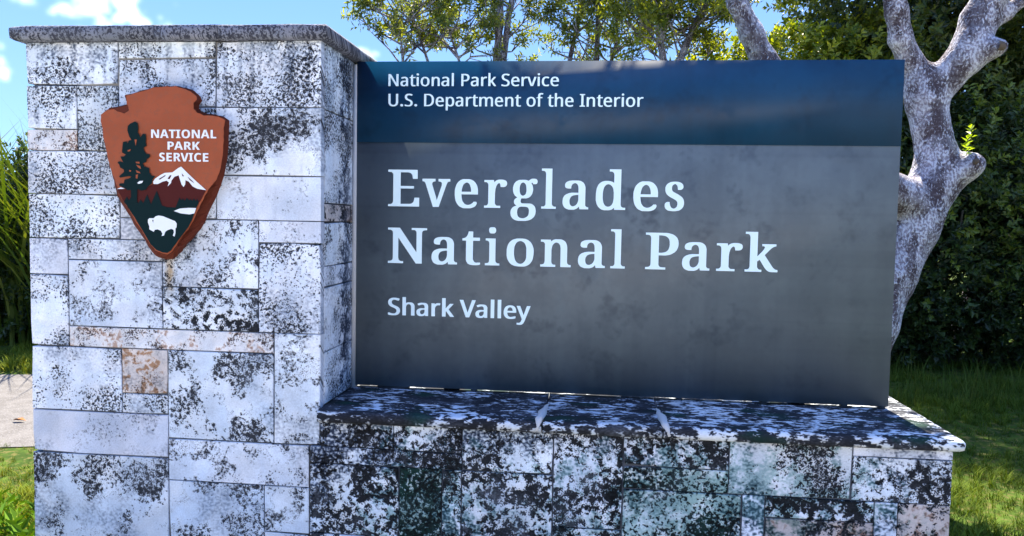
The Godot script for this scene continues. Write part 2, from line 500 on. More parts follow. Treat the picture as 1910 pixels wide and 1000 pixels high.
const PILLAR_FRONT := [
	[-1.053, 1.937, -0.714, 2.084, "a"], [-0.714, 2.026, -0.367, 2.084, "b"], [-0.714, 1.864, -0.367, 2.026, "b"], [-0.367, 1.864, 0, 2.084, "d"],
	[-1.053, 1.788, -0.867, 1.937, "b"], [-0.867, 1.715, -0.714, 1.937, "d"], [-0.714, 1.715, -0.367, 1.864, "b"], [-0.367, 1.637, 0, 1.864, "m"],
	[-1.053, 1.715, -0.867, 1.788, "p"], [-1.053, 1.566, -0.562, 1.715, "d"], [-0.562, 1.566, -0.367, 1.715, "b"], [-0.367, 1.488, 0, 1.637, "s"],
	[-1.053, 1.413, -0.714, 1.566, "d"], [-0.714, 1.488, -0.367, 1.566, "s"], [-0.714, 1.413, -0.562, 1.488, "s"], [-1.053, 1.287, -0.908, 1.413, "s"],
	[-0.908, 1.34, -0.562, 1.413, "b"], [-0.562, 1.255, -0.219, 1.488, "a"], [-0.219, 1.413, 0, 1.488, "s"], [-0.219, 1.108, 0, 1.413, "d"],
	[-0.908, 1.108, -0.562, 1.34, "c"], [-1.053, 1.036, -0.908, 1.287, "b"], [-0.562, 1.108, -0.219, 1.255, "e"], [-0.908, 1.036, -0.164, 1.108, "p"],
	[-0.164, 0.727, 0, 1.108, "c"], [-1.053, 0.809, -0.714, 1.036, "b"], [-0.714, 0.879, -0.545, 1.036, "q"], [-0.714, 0.809, -0.545, 0.879, "b"],
	[-0.545, 0.727, -0.164, 1.036, "m"], [-1.053, 0.656, -0.545, 0.809, "s"], [-1.053, 0.34, -0.545, 0.656, "m"], [-0.545, 0.58, -0.038, 0.727, "c"],
	[-0.545, 0.359, -0.199, 0.58, "m"], [-0.199, 0.417, -0.038, 0.58, "c"], [-0.199, 0.24, -0.038, 0.417, "b"], [-1.053, 0.15, -0.778, 0.34, "b"],
	[-0.778, 0.15, -0.545, 0.34, "c"], [-0.545, 0.24, -0.199, 0.359, "c"], [-0.545, 0.04, -0.038, 0.24, "b"], [-1.053, 0.02, -0.545, 0.15, "s"],
	[-1.053, -0.15, -0.714, 0.02, "c"], [-0.714, -0.15, -0.545, 0.02, "b"], [-0.545, -0.15, -0.038, 0.04, "c"]]
const WALL_FRONT := [
	[0.003, 0.73, 0.257, 0.816, "h"], [0.257, 0.73, 0.489, 0.816, "e"], [-0.032, 0.672, 0.489, 0.73, "e"], [-0.032, 0.43, 0.277, 0.672, "h"],
	[0.277, 0.43, 0.423, 0.672, "g"], [0.423, 0.43, 0.489, 0.672, "e"], [0.489, 0.672, 0.792, 0.816, "e"], [0.489, 0.43, 0.792, 0.672, "h"],
	[0.792, 0.501, 1.018, 0.816, "e"], [1.018, 0.717, 1.353, 0.816, "h"], [1.018, 0.642, 1.353, 0.717, "k"], [1.018, 0.457, 1.398, 0.642, "k"],
	[1.398, 0.457, 1.469, 0.642, "c"], [1.353, 0.642, 1.731, 0.816, "n"], [1.731, 0.784, 2.03, 0.816, "s"], [1.731, 0.642, 2.03, 0.784, "e"],
	[1.469, 0.573, 1.803, 0.642, "h"], [1.469, 0.457, 1.803, 0.573, "r"], [1.803, 0.457, 1.874, 0.642, "c"], [1.874, 0.457, 2.03, 0.642, "r"],
	[0.792, 0.25, 1.018, 0.501, "e"], [-0.032, 0.25, 0.277, 0.43, "h"], [0.277, 0.25, 0.792, 0.43, "e"], [1.018, 0.25, 1.469, 0.457, "h"],
	[1.469, 0.25, 1.803, 0.457, "e"], [1.803, 0.25, 2.03, 0.457, "b"], [-0.032, 0.08, 0.489, 0.25, "e"], [0.489, 0.08, 1.028, 0.25, "h"],
	[1.028, 0.08, 1.478, 0.25, "e"], [1.478, 0.08, 2.03, 0.25, "b"], [-0.032, -0.12, 0.313, 0.08, "h"], [0.313, -0.12, 0.927, 0.08, "e"],
	[0.927, -0.12, 1.444, 0.08, "b"], [1.444, -0.12, 2.03, 0.08, "e"]]
const ARROW_FRONT := [-0.6500, 1.8942, -0.6083, 1.9048, -0.5573, 1.9197, -0.5104, 1.9232, -0.4768, 1.9241, -0.4508, 1.9171, -0.4267, 1.9075, -0.4064, 1.8927, -0.4046, 1.8805, -0.4158, 1.8700, -0.4159, 1.8507, -0.4030, 1.8385, -0.3808, 1.8299, -0.3475, 1.8274, -0.3216, 1.8231, -0.3069, 1.8144, -0.3126, 1.7865, -0.3127, 1.7480, -0.3166, 1.6990, -0.3242, 1.6550, -0.3374, 1.6196, -0.3673, 1.5875, -0.3748, 1.5715, -0.3880, 1.5482, -0.4070, 1.5125, -0.4184, 1.4856, -0.4392, 1.4532, -0.4582, 1.4314, -0.4773, 1.4042, -0.4926, 1.3805, -0.5097, 1.3685, -0.5268, 1.3708, -0.5532, 1.3810, -0.5721, 1.4003, -0.5871, 1.4216, -0.6020, 1.4464, -0.6208, 1.4730, -0.6357, 1.4979, -0.6488, 1.5210, -0.6657, 1.5440, -0.6788, 1.5671, -0.6862, 1.5885, -0.6991, 1.6241, -0.7121, 1.6561, -0.7211, 1.6953, -0.7282, 1.7344, -0.7355, 1.7575, -0.7351, 1.7842, -0.7425, 1.8019, -0.7421, 1.8303, -0.7190, 1.8464, -0.6961, 1.8491, -0.6772, 1.8394, -0.6583, 1.8359, -0.6430, 1.8430, -0.6429, 1.8554, -0.6503, 1.8695]
const ARROW_BACK := [-0.6772, 1.9020, -0.6386, 1.9128, -0.5866, 1.9290, -0.5388, 1.9325, -0.5007, 1.9334, -0.4703, 1.9272, -0.4420, 1.9183, -0.4194, 1.8987, -0.4138, 1.8845, -0.4233, 1.8720, -0.4253, 1.8595, -0.4140, 1.8489, -0.3952, 1.8418, -0.3650, 1.8384, -0.3386, 1.8331, -0.3180, 1.8208, -0.3181, 1.7923, -0.3202, 1.7531, -0.3241, 1.7031, -0.3338, 1.6528, -0.3453, 1.6132, -0.3548, 1.5915, -0.3625, 1.5734, -0.3759, 1.5444, -0.3951, 1.5079, -0.4048, 1.4824, -0.4240, 1.4530, -0.4472, 1.4253, -0.4703, 1.4030, -0.4897, 1.3788, -0.5208, 1.3507, -0.5517, 1.3482, -0.5865, 1.3602, -0.6076, 1.3836, -0.6248, 1.4125, -0.6439, 1.4397, -0.6650, 1.4667, -0.6783, 1.4921, -0.6955, 1.5175, -0.7108, 1.5410, -0.7242, 1.5646, -0.7297, 1.5901, -0.7390, 1.6265, -0.7483, 1.6592, -0.7575, 1.6991, -0.7628, 1.7391, -0.7703, 1.7626, -0.7699, 1.7898, -0.7774, 1.8079, -0.7770, 1.8387, -0.7534, 1.8551, -0.7281, 1.8587, -0.7069, 1.8498, -0.6876, 1.8462, -0.6759, 1.8517, -0.6738, 1.8643, -0.6794, 1.8787]
const ART := [
	["mountain", 1, [-0.6849, 1.5833, -0.5862, 1.5891, -0.5588, 1.6023, -0.5316, 1.6074, -0.5112, 1.6189, -0.4908, 1.6255, -0.4636, 1.6481, -0.4402, 1.6229, -0.4202, 1.5945, -0.3739, 1.5840, -0.3800, 1.5728, -0.3953, 1.5455, -0.4646, 1.5237, -0.6553, 1.5334, -0.6688, 1.5510, -0.6789, 1.5685]],
	["snow", 0, [-0.5588, 1.6103, -0.5519, 1.6200, -0.5314, 1.6330, -0.5178, 1.6395, -0.4907, 1.6414, -0.4703, 1.6560, -0.4601, 1.6609, -0.4518, 1.6530, -0.4300, 1.6326, -0.4067, 1.6122, -0.3733, 1.5843, -0.4034, 1.5884, -0.4202, 1.5961, -0.4336, 1.6119, -0.4453, 1.6165, -0.4464, 1.6021, -0.4522, 1.5941, -0.4589, 1.6020, -0.4639, 1.6163, -0.4688, 1.6321, -0.4840, 1.6272, -0.4943, 1.6143, -0.4960, 1.6063, -0.5080, 1.5950, -0.5028, 1.6078, -0.5112, 1.6141, -0.5248, 1.6107, -0.5418, 1.6025, -0.5571, 1.6023]],
	["streak", 1, [-0.5400, 1.6185, -0.5144, 1.6332, -0.5162, 1.6284, -0.5349, 1.6170]],
	["streak", 1, [-0.5078, 1.6199, -0.4992, 1.6318, -0.4941, 1.6318, -0.5003, 1.6190]],
	["streak", 1, [-0.4576, 1.6386, -0.4496, 1.6292, -0.4553, 1.6291]],
	["streak", 1, [-0.4368, 1.6277, -0.4201, 1.6136, -0.4141, 1.6067, -0.4302, 1.6173]],
	["meadow", 2, [-0.6628, 1.5414, -0.6516, 1.5593, -0.6442, 1.5465, -0.6379, 1.5563, -0.6174, 1.5501, -0.6107, 1.5374, -0.6030, 1.5503, -0.5936, 1.5376, -0.5796, 1.5667, -0.5663, 1.5348, -0.5455, 1.5800, -0.5272, 1.5307, -0.5120, 1.5261, -0.4798, 1.5250, -0.4660, 1.5588, -0.4593, 1.5493, -0.4542, 1.5558, -0.4475, 1.5479, -0.4407, 1.5576, -0.4306, 1.5498, -0.4272, 1.5546, -0.4205, 1.5483, -0.4154, 1.5564, -0.4104, 1.5485, -0.4037, 1.5549, -0.3984, 1.5432, -0.4072, 1.5246, -0.4165, 1.5021, -0.4233, 1.4834, -0.4360, 1.4607, -0.4558, 1.4357, -0.4695, 1.4190, -0.4866, 1.3964, -0.4973, 1.3817, -0.5099, 1.3733, -0.5270, 1.3746, -0.5491, 1.3831, -0.5687, 1.4008, -0.5822, 1.4228, -0.5960, 1.4448, -0.6128, 1.4703, -0.6263, 1.4927, -0.6398, 1.5111, -0.6533, 1.5309]],
	["lake", 0, [-0.4856, 1.5137, -0.4646, 1.5221, -0.4342, 1.5248, -0.4079, 1.5246, -0.4141, 1.5069, -0.4309, 1.5034, -0.4613, 1.5061]],
	["bison", 0, [-0.5771, 1.4832, -0.5719, 1.4881, -0.5566, 1.4884, -0.5497, 1.4950, -0.5395, 1.4977, -0.5225, 1.4954, -0.4988, 1.4862, -0.4819, 1.4801, -0.4758, 1.4722, -0.4769, 1.4593, -0.4804, 1.4561, -0.4805, 1.4400, -0.4840, 1.4287, -0.4897, 1.4318, -0.4856, 1.4431, -0.4872, 1.4511, -0.4956, 1.4542, -0.5093, 1.4491, -0.5161, 1.4441, -0.5213, 1.4311, -0.5292, 1.4294, -0.5264, 1.4375, -0.5314, 1.4470, -0.5433, 1.4516, -0.5536, 1.4498, -0.5570, 1.4433, -0.5638, 1.4464, -0.5723, 1.4511, -0.5722, 1.4607, -0.5772, 1.4735]],
	["bison_eye", 2, [-0.5621, 1.4828, -0.5573, 1.4829, -0.5588, 1.4732]],
	["tree", 2, [-0.6445, 1.7929, -0.6359, 1.8009, -0.6188, 1.8080, -0.6104, 1.8026, -0.6072, 1.7851, -0.6100, 1.7724, -0.6040, 1.7645, -0.6007, 1.7550, -0.5921, 1.7677, -0.5819, 1.7662, -0.5803, 1.7519, -0.5822, 1.7408, -0.5789, 1.7281, -0.5892, 1.7216, -0.5876, 1.7105, -0.5792, 1.7010, -0.5690, 1.7011, -0.5674, 1.6915, -0.5794, 1.6834, -0.5812, 1.6738, -0.5931, 1.6705, -0.5881, 1.6594, -0.5712, 1.6548, -0.5696, 1.6388, -0.5612, 1.6293, -0.5510, 1.6278, -0.5596, 1.6165, -0.5615, 1.6037, -0.5752, 1.5939, -0.5838, 1.5826, -0.5992, 1.5792, -0.6128, 1.5854, -0.6151, 1.5388, -0.6356, 1.5385, -0.6361, 1.5819, -0.6471, 1.5801, -0.6573, 1.5864, -0.6778, 1.5958, -0.6760, 1.6022, -0.6606, 1.6024, -0.6587, 1.6153, -0.6432, 1.6187, -0.6329, 1.6253, -0.6431, 1.6267, -0.6741, 1.6216, -0.6774, 1.6263, -0.6601, 1.6410, -0.6600, 1.6490, -0.6736, 1.6553, -0.6769, 1.6665, -0.6830, 1.6712, -0.6768, 1.6761, -0.6614, 1.6730, -0.6698, 1.6858, -0.6714, 1.6921, -0.6594, 1.6923, -0.6525, 1.6987, -0.6661, 1.7050, -0.6660, 1.7146, -0.6623, 1.7402, -0.6503, 1.7419, -0.6452, 1.7355, -0.6417, 1.7451, -0.6315, 1.7468, -0.6398, 1.7579, -0.6464, 1.7786]],
	["gap", 3, [-0.6170, 1.6655, -0.6017, 1.6608, -0.6001, 1.6513, -0.6086, 1.6560]],
	["gap", 3, [-0.6172, 1.6479, -0.6037, 1.6416, -0.6020, 1.6368, -0.6139, 1.6383]],
	["gap", 3, [-0.6174, 1.6319, -0.6099, 1.6335, -0.6124, 1.6191, -0.6176, 1.6206]],
	["gap", 3, [-0.6455, 1.7132, -0.6345, 1.7164, -0.6370, 1.7100, -0.6449, 1.7084]],
	["gap", 3, [-0.6205, 1.7485, -0.6127, 1.7485, -0.6163, 1.7278]],
	["gap", 3, [-0.6401, 1.6476, -0.6333, 1.6461, -0.6354, 1.6413, -0.6402, 1.6428]],
	["gap", 3, [-0.6169, 1.6751, -0.6033, 1.6752, -0.6034, 1.6688, -0.6153, 1.6703]],
	["snow", 0, [-0.6839, 1.5836, -0.6701, 1.5896, -0.6564, 1.5849]],
	["snow", 0, [-0.6117, 1.6048, -0.6030, 1.6113, -0.5911, 1.6121, -0.5946, 1.6050, -0.6066, 1.6017]]]

func pairs(a: Array) -> PackedVector2Array:
	var out := PackedVector2Array()
	for i in range(0, a.size(), 2):
		out.append(Vector2(a[i], a[i + 1]))
	return out

# A thin raised shape of outline p, its face at depth z and its back at z - deep.
func plate(p: PackedVector2Array, z: float, deep: float) -> ArrayMesh:
	var st := begin()
	st.set_smooth_group(-1)
	if Geometry2D.is_polygon_clockwise(p):
		p.reverse()
	var t := Geometry2D.triangulate_polygon(p)
	for i in range(0, t.size(), 3):
		var a := p[t[i]]; var b := p[t[i + 1]]; var c := p[t[i + 2]]
		if (b - a).cross(c - a) > 0:
			var s := b
			b = c
			c = s
		tri(st, Vector3(a.x, a.y, z), Vector3(b.x, b.y, z), Vector3(c.x, c.y, z))
	for i in p.size():
		var a := p[i]; var b := p[(i + 1) % p.size()]
		quad(st, Vector3(a.x, a.y, z - deep), Vector3(b.x, b.y, z - deep), Vector3(b.x, b.y, z), Vector3(a.x, a.y, z))
	return done(st)

func text_part(called: String, words: String, serif: bool, bold: bool, x0: float, x1: float, base: float, cap: float, z: float, mat: Material, parent: Node3D, weight := 0.0, measure := "H") -> void:
	var f := SystemFont.new()
	f.font_names = PackedStringArray(["Droid Serif" if serif else "Droid Sans"])
	f.font_weight = 700 if bold else 400
	var mk := func(s: String) -> TextMesh:
		var t := TextMesh.new()
		t.font = f
		t.font_size = 96
		t.pixel_size = 0.01
		t.depth = 0.2
		t.curve_step = 1.5
		t.horizontal_alignment = HORIZONTAL_ALIGNMENT_LEFT
		t.text = s
		return t
	var ref: AABB = mk.call(measure).get_aabb()
	var mesh: TextMesh = mk.call(words)
	var box: AABB = mesh.get_aabb()
	var sy := cap / ref.size.y
	# strokes are made heavier sideways only: a second cut of the same letters, shifted
	var more := weight * ref.size.y
	var sx := (x1 - x0) / (box.size.x + more)
	var st := SurfaceTool.new()
	for p in mesh.get_surface_count():
		st.append_from(mesh, p, Transform3D())
		if more > 0.0:
			st.append_from(mesh, p, Transform3D(Basis(), Vector3(more * 0.5, 0, 0.012)))
			st.append_from(mesh, p, Transform3D(Basis(), Vector3(more, 0, 0.024)))
	var o := part(called, st.commit(), mat, parent)
	# every line of one font sits on the same baseline of its own mesh, which the flat-footed letter shows
	var low := ref.position.y
	o.scale = Vector3(sx, sy, 0.0025 / 0.2)
	o.position = Vector3(x0 - box.position.x * sx, base - low * sy, z)

# ---------------------------------------------------------------- plants
# A twig with n leaves, pointing along +Y. Leaf: two faces folded on the midrib.
func sprig(n: int, twig: float, length: float, width: float, droop: float, seed_: int, stem := 0.0025, whorl := false) -> ArrayMesh:
	var r := RandomNumberGenerator.new()
	r.seed = seed_
	var st := begin()
	st.set_smooth_group(-1)
	st.set_color(Color(0.75, 0.6, 0.5))
	if stem > 0.0:
		for k in 3:
			var a := TAU * k / 3; var b := TAU * (k + 1) / 3
			tri(st, Vector3(cos(a) * stem, 0, sin(a) * stem), Vector3(cos(b) * stem, 0, sin(b) * stem), Vector3(0, twig, 0))
	for i in n:
		var t := (float(i) + r.randf()) / n
		var at := Vector3(0, twig * (lerpf(0.55, 1.0, t) if whorl else lerpf(0.1, 1.0, t)), 0)
		var turn := i * 2.4 + r.randf_range(-0.4, 0.4)
		var up := lerpf(0.35, 1.1, t * r.randf_range(0.7, 1.2)) - droop
		var out := Vector3(cos(turn) * cos(up), sin(up), sin(turn) * cos(up))
		var across := out.cross(Vector3(r.randf_range(-0.4, 0.4), 1, r.randf_range(-0.4, 0.4))).normalized()
		var lift := across.cross(out).normalized()
		var l := length * r.randf_range(0.65, 1.15)
		var w := width * r.randf_range(0.8, 1.15)
		var tip := at + out * l - lift * l * 0.14
		var m := at + out * l * 0.45
		var v := r.randf_range(0.8, 1.2)
		st.set_color(Color(v * r.randf_range(0.9, 1.1), v, v * 0.9))
		var e1 := m + across * w * 0.5 + lift * w * 0.16
		var e2 := m - across * w * 0.5 + lift * w * 0.16
		tri(st, at, e1, tip)
		tri(st, at, tip, e2)
	return done(st)

func facing(dir: Vector3, at: Vector3, size: float, r: RandomNumberGenerator) -> Transform3D:
	var y := dir.normalized()
	var x := y.cross(Vector3(r.randf_range(-1, 1), r.randf_range(-1, 1), r.randf_range(-1, 1)))
	if x.length() < 0.01:
		x = y.cross(Vector3(1, 0.2, 0.1))
	x = x.normalized()
	return Transform3D(Basis(x, y, x.cross(y)).scaled(Vector3.ONE * size), at)

func direction(r: RandomNumberGenerator) -> Vector3:
	var z := r.randf_range(-1, 1)
	var a := r.randf() * TAU
	var s := sqrt(1 - z * z)
	return Vector3(cos(a) * s, z, sin(a) * s)

# lobes: [centre, radii]; sprigs fill the outer half of every lobe
func leaf_cloud(lobes: Array, count: int, size: float, dark: Color, bright: Color, r: RandomNumberGenerator, inner := 0.55, noise: FastNoiseLite = null) -> Array:
	var where := []
	var tints := []
	var total := 0.0
	for l in lobes:
		total += l[1].x * l[1].y + l[1].y * l[1].z + l[1].x * l[1].z
	for l in lobes:
		var n := int(count * (l[1].x * l[1].y + l[1].y * l[1].z + l[1].x * l[1].z) / total)
		for i in n:
			var d := direction(r)
			var k := lerpf(inner, 1.0, sqrt(r.randf()))
			if noise:
				k *= 1.0 + 0.32 * noise.get_noise_3dv(l[0] + d * l[1])
			var p: Vector3 = l[0] + d * l[1] * k
			if p.y < 0.05:
				continue
			where.append(facing(d + Vector3(0, 0.5, 0) + direction(r) * 0.8, p, size * r.randf_range(0.7, 1.25), r))
			tints.append(dark.lerp(bright, r.randf()))
	return [where, tints]

func lump_noise(seed_: int, freq: float) -> FastNoiseLite:
	var f := FastNoiseLite.new()
	f.seed = seed_
	f.frequency = freq
	f.fractal_octaves = 2
	return f

func shrub(called: String, label: String, category: String, base: Vector3, lobes: Array, count: int, mesh: ArrayMesh, size: float, dark: Color, bright: Color, seed_: int, group := "", inner := 0.55) -> Node3D:
	var r := RandomNumberGenerator.new()
	r.seed = seed_
	var o := thing(called, label, category, base, group)
	for l in lobes:
		for k in 2:
			var st := begin()
			var top: Vector3 = l[0] + direction(r) * l[1] * 0.35
			var foot := Vector3(top.x * 0.25 + r.randf_range(-0.2, 0.2), 0, top.z * 0.25 + r.randf_range(-0.2, 0.2)) if called != "bright_leaf_layer" else top - Vector3(0.1, 0.4, 0.25)
			var bend := foot.lerp(top, 0.5) + Vector3(r.randf_range(-0.15, 0.15), 0, r.randf_range(-0.15, 0.15))
			tube(st, [foot, bend, top], [0.05, 0.035, 0.012] if category == "tree" else [0.022, 0.016, 0.008], 6)
			part("trunk" if category == "tree" else "stem", done(st), mats.thin_bark if category == "tree" else mats.twig, o)
	var c := leaf_cloud(lobes, count, size, dark, bright, r, inner, lump_noise(seed_, 0.9))
	many("crown" if category == "tree" else "foliage", mesh, mats.sunlit_leaf if called == "leafy_shrub" else mats.leaf, c[0], c[1], o)
	return o

# An open tree: given stems, side branches that fork, tufts of leaves at their ends.
func open_tree(label: String, base: Vector3, stems: Array, mesh: ArrayMesh, leafiness: float, dark: Color, bright: Color, seed_: int, low := 2.6, spread := 0.9, group := "") -> Node3D:
	var r := RandomNumberGenerator.new()
	r.seed = seed_
	var o := thing("slender_tree", label, "tree", base, group)
	var where := []
	var tints := []
	var bt := begin()
	for s in stems:
		var pts := []
		var radii := []
		var n: int = s.size()
		for q in s:
			pts.append(q[0] - base)
			radii.append(q[1])
		var tt := begin()
		tube(tt, pts, radii, 8)
		part("trunk", done(tt), mats.thin_bark, o)
		for i in int(26 * leafiness):
			var t := r.randf() * (n - 1)
			var at: Vector3 = pts[int(t)].lerp(pts[int(t) + 1], t - int(t))
			if at.y < low:
				continue
			var a := r.randf() * TAU
			var dir := Vector3(cos(a), r.randf_range(0.25, 1.0), sin(a) * 0.7).normalized()
			var len := r.randf_range(0.35, 1.0) * spread
			var p1 := at + dir * len * 0.5 + direction(r) * 0.06
			var p2 := at + dir * len + Vector3(0, 0.1 * len, 0) + direction(r) * 0.08
			tube(bt, [at, p1, p2], [0.014, 0.009, 0.004], 5)
			for j in 4:
				var f: Vector3 = p1.lerp(p2, r.randf())
				var fd := (dir + direction(r) * 0.9 + Vector3(0, 0.3, 0)).normalized()
				var e := f + fd * r.randf_range(0.12, 0.36)
				tube(bt, [f, e], [0.006, 0.003], 4)
				for q in 3:
					where.append(facing(fd + direction(r) * 0.7, f.lerp(e, r.randf_range(0.4, 1.0)), r.randf_range(0.75, 1.2), r))
					tints.append(dark.lerp(bright, r.randf()))
	part("branch", done(bt), mats.thin_bark, o, "stuff")
	many("crown", mesh, mats.sunlit_leaf, where, tints, o)
	return o

func tuft(n: int, height: float, width: float, lean: float, seed_: int, seg := 3) -> ArrayMesh:
	var r := RandomNumberGenerator.new()
	r.seed = seed_
	var st := begin()
	st.set_smooth_group(-1)
	for i in n:
		var a := r.randf() * TAU
		var dir := Vector3(cos(a), 0, sin(a))
		var side := Vector3(-sin(a), 0, cos(a))
		var foot := Vector3(r.randf_range(-1, 1), 0, r.randf_range(-1, 1)) * 0.035 * (height / 0.1 if height < 0.3 else 4.0)
		var h := height * r.randf_range(0.5, 1.15)
		var l := lean * r.randf_range(0.3, 1.3)
		var v := r.randf_range(0.75, 1.25)
		st.set_color(Color(v * r.randf_range(0.85, 1.2), v, v * 0.85))
		var before := [foot - side * width * 0.5, foot + side * width * 0.5]
		for s in range(1, seg + 1):
			var t := float(s) / seg
			var p := foot + Vector3(0, h * (t - 0.22 * l * t * t), 0) + dir * h * l * t * t
			var w := width * (1 - t * t) * 0.5
			if s == seg:
				tri(st, before[0], p, before[1])
			else:
				var now := [p - side * w, p + side * w]
				quad(st, before[0], before[1], now[1], now[0])
				before = now
	return done(st)

const TREE := [
	[2.099, -0.089, -2.099, 0.230, 2.351, 0.436, -2.208, 0.197, 2.528, 0.946, -2.258, 0.161, 2.641, 1.217, -2.286, 0.146, 2.767, 1.488, -2.316, 0.140, 2.880, 1.744, -2.344, 0.131, 2.901, 1.950, -2.358, 0.107, 2.865, 2.101, -2.364, 0.101, 2.836, 2.265, -2.370, 0.110, 2.815, 2.360, -2.374, 0.107],
	[2.814, 2.376, -2.375, 0.089, 2.725, 2.490, -2.352, 0.065, 2.657, 2.602, -2.321, 0.060, 2.620, 2.756, -2.296, 0.060, 2.580, 2.942, -2.283, 0.058, 2.481, 3.231, -2.240, 0.052],
	[2.835, 2.297, -2.372, 0.101, 2.936, 2.388, -2.358, 0.092, 3.005, 2.483, -2.321, 0.094, 3.048, 2.594, -2.312, 0.090, 3.085, 2.719, -2.324, 0.090, 3.145, 2.869, -2.319, 0.084, 3.201, 3.091, -2.308, 0.072],
	[3.041, 2.501, -2.306, 0.082, 3.123, 2.531, -2.236, 0.057, 3.151, 2.532, -2.199, 0.034],
	[3.123, 2.688, -2.326, 0.058, 3.235, 2.752, -2.342, 0.038, 3.356, 2.857, -2.361, 0.035, 3.491, 3.020, -2.385, 0.029],
	[2.918, 1.760, -2.349, 0.113, 3.003, 1.844, -2.312, 0.091, 3.053, 1.873, -2.269, 0.067, 3.057, 1.877, -2.240, 0.058],
	[2.812, 1.584, -2.327, 0.125, 2.711, 1.670, -2.271, 0.118, 2.517, 1.746, -2.154, 0.104, 2.237, 1.960, -2.036, 0.093, 1.980, 2.202, -1.973, 0.084, 1.824, 2.358, -1.915, 0.073, 1.726, 2.542, -1.886, 0.059, 1.646, 2.692, -1.866, 0.052, 1.563, 2.887, -1.869, 0.049, 1.485, 3.146, -1.876, 0.044]]

# The big leaning tree as one smooth skin: tapered capsules joined by a smooth minimum, meshed as surface nets.
func skin(chains: Array, h: float, blend: float, rough: float, seed_: int) -> ArrayMesh:
	var lo := Vector3(1e9, 1e9, 1e9)
	var hi := -lo
	for c in chains:
		for q in c:
			lo = lo.min(q[0] - Vector3.ONE * (q[1] + 0.1))
			hi = hi.max(q[0] + Vector3.ONE * (q[1] + 0.1))
	var nx := int((hi.x - lo.x) / h) + 2
	var ny := int((hi.y - lo.y) / h) + 2
	var nz := int((hi.z - lo.z) / h) + 2
	var sum := PackedFloat32Array()
	sum.resize(nx * ny * nz)
	var bump := lump_noise(seed_, 9.0)
	bump.fractal_octaves = 3
	for c in chains:
		for i in c.size() - 1:
			var a: Vector3 = c[i][0]; var b: Vector3 = c[i + 1][0]
			var ra: float = c[i][1]; var rb: float = c[i + 1][1]
			var pad := maxf(ra, rb) + 0.075
			var l := ((a.min(b) - Vector3.ONE * pad - lo) / h).floor().max(Vector3.ZERO)
			var u := ((a.max(b) + Vector3.ONE * pad - lo) / h).ceil().min(Vector3(nx - 1, ny - 1, nz - 1))
			var ab := b - a
			var inv := 1.0 / maxf(ab.length_squared(), 1e-9)
			for z in range(int(l.z), int(u.z) + 1):
				for y in range(int(l.y), int(u.y) + 1):
					var row := (z * ny + y) * nx
					for x in range(int(l.x), int(u.x) + 1):
						var p := lo + Vector3(x, y, z) * h - a
						var t := clampf(p.dot(ab) * inv, 0.0, 1.0)
						var d := (p - ab * t).length() - lerpf(ra, rb, t)
						if d < 0.075:
							sum[row + x] += exp(-d / blend)
	var val := PackedFloat32Array()
	val.resize(sum.size())
	for z in nz:
		for y in ny:
			var row := (z * ny + y) * nx
			for x in nx:
				var s := sum[row + x]
				if s <= 0.0:
					val[row + x] = 0.08
				else:
					val[row + x] = -blend * log(s) + rough * bump.get_noise_3d(lo.x + x * h, (lo.y + y * h) * 0.5, lo.z + z * h)
	var ids := {}
	var verts := PackedVector3Array()
	var offs := [0, 1, nx, nx + 1, nx * ny, nx * ny + 1, nx * ny + nx, nx * ny + nx + 1]
	var idx := PackedInt32Array()
	for z in nz - 1:
		for y in ny - 1:
			var row := (z * ny + y) * nx
			for x in nx - 1:
				var at := row + x
				if sum[at] <= 0.0 and sum[at + offs[7]] <= 0.0:
					continue
				var inside := 0
				for k in 8:
					if val[at + offs[k]] < 0.0:
						inside += 1
				if inside == 0 or inside == 8:
					continue
				var acc := Vector3.ZERO
				var m := 0
				for e in [[0, 1], [2, 3], [4, 5], [6, 7], [0, 2], [1, 3], [4, 6], [5, 7], [0, 4], [1, 5], [2, 6], [3, 7]]:
					var v0 := val[at + offs[e[0]]]; var v1 := val[at + offs[e[1]]]
					if (v0 < 0.0) != (v1 < 0.0):
						var t := v0 / (v0 - v1)
						var p0 := Vector3(e[0] & 1, (e[0] >> 1) & 1, e[0] >> 2)
						var p1 := Vector3(e[1] & 1, (e[1] >> 1) & 1, e[1] >> 2)
						acc += p0.lerp(p1, t)
						m += 1
				ids[at] = verts.size()
				verts.append(lo + (Vector3(x, y, z) + acc / m) * h)
	var sy := nx
	var sz := nx * ny
	for at in ids:
		var v0 := val[at]
		for q in [[1, sy, sz], [sy, sz, 1], [sz, 1, sy]]:
			var v1 := val[at + q[0]]
			if (v0 < 0.0) == (v1 < 0.0):
				continue
			var i1: int = at - q[1]
			var i2: int = at - q[2]
			var i3: int = at - q[1] - q[2]
			if not (ids.has(i1) and ids.has(i2) and ids.has(i3)):
				continue
			if v0 < 0.0:
				idx.append_array([ids[at], ids[i1], ids[i3], ids[at], ids[i3], ids[i2]])
			else:
				idx.append_array([ids[at], ids[i3], ids[i1], ids[at], ids[i2], ids[i3]])
	var arr := []
	arr.resize(Mesh.ARRAY_MAX)
	arr[Mesh.ARRAY_VERTEX] = verts
	arr[Mesh.ARRAY_INDEX] = idx
	var am := ArrayMesh.new()
	am.add_surface_from_arrays(Mesh.PRIMITIVE_TRIANGLES, arr)
	var st := SurfaceTool.new()
	st.create_from(am, 0)
	st.generate_normals()
	return st.commit()

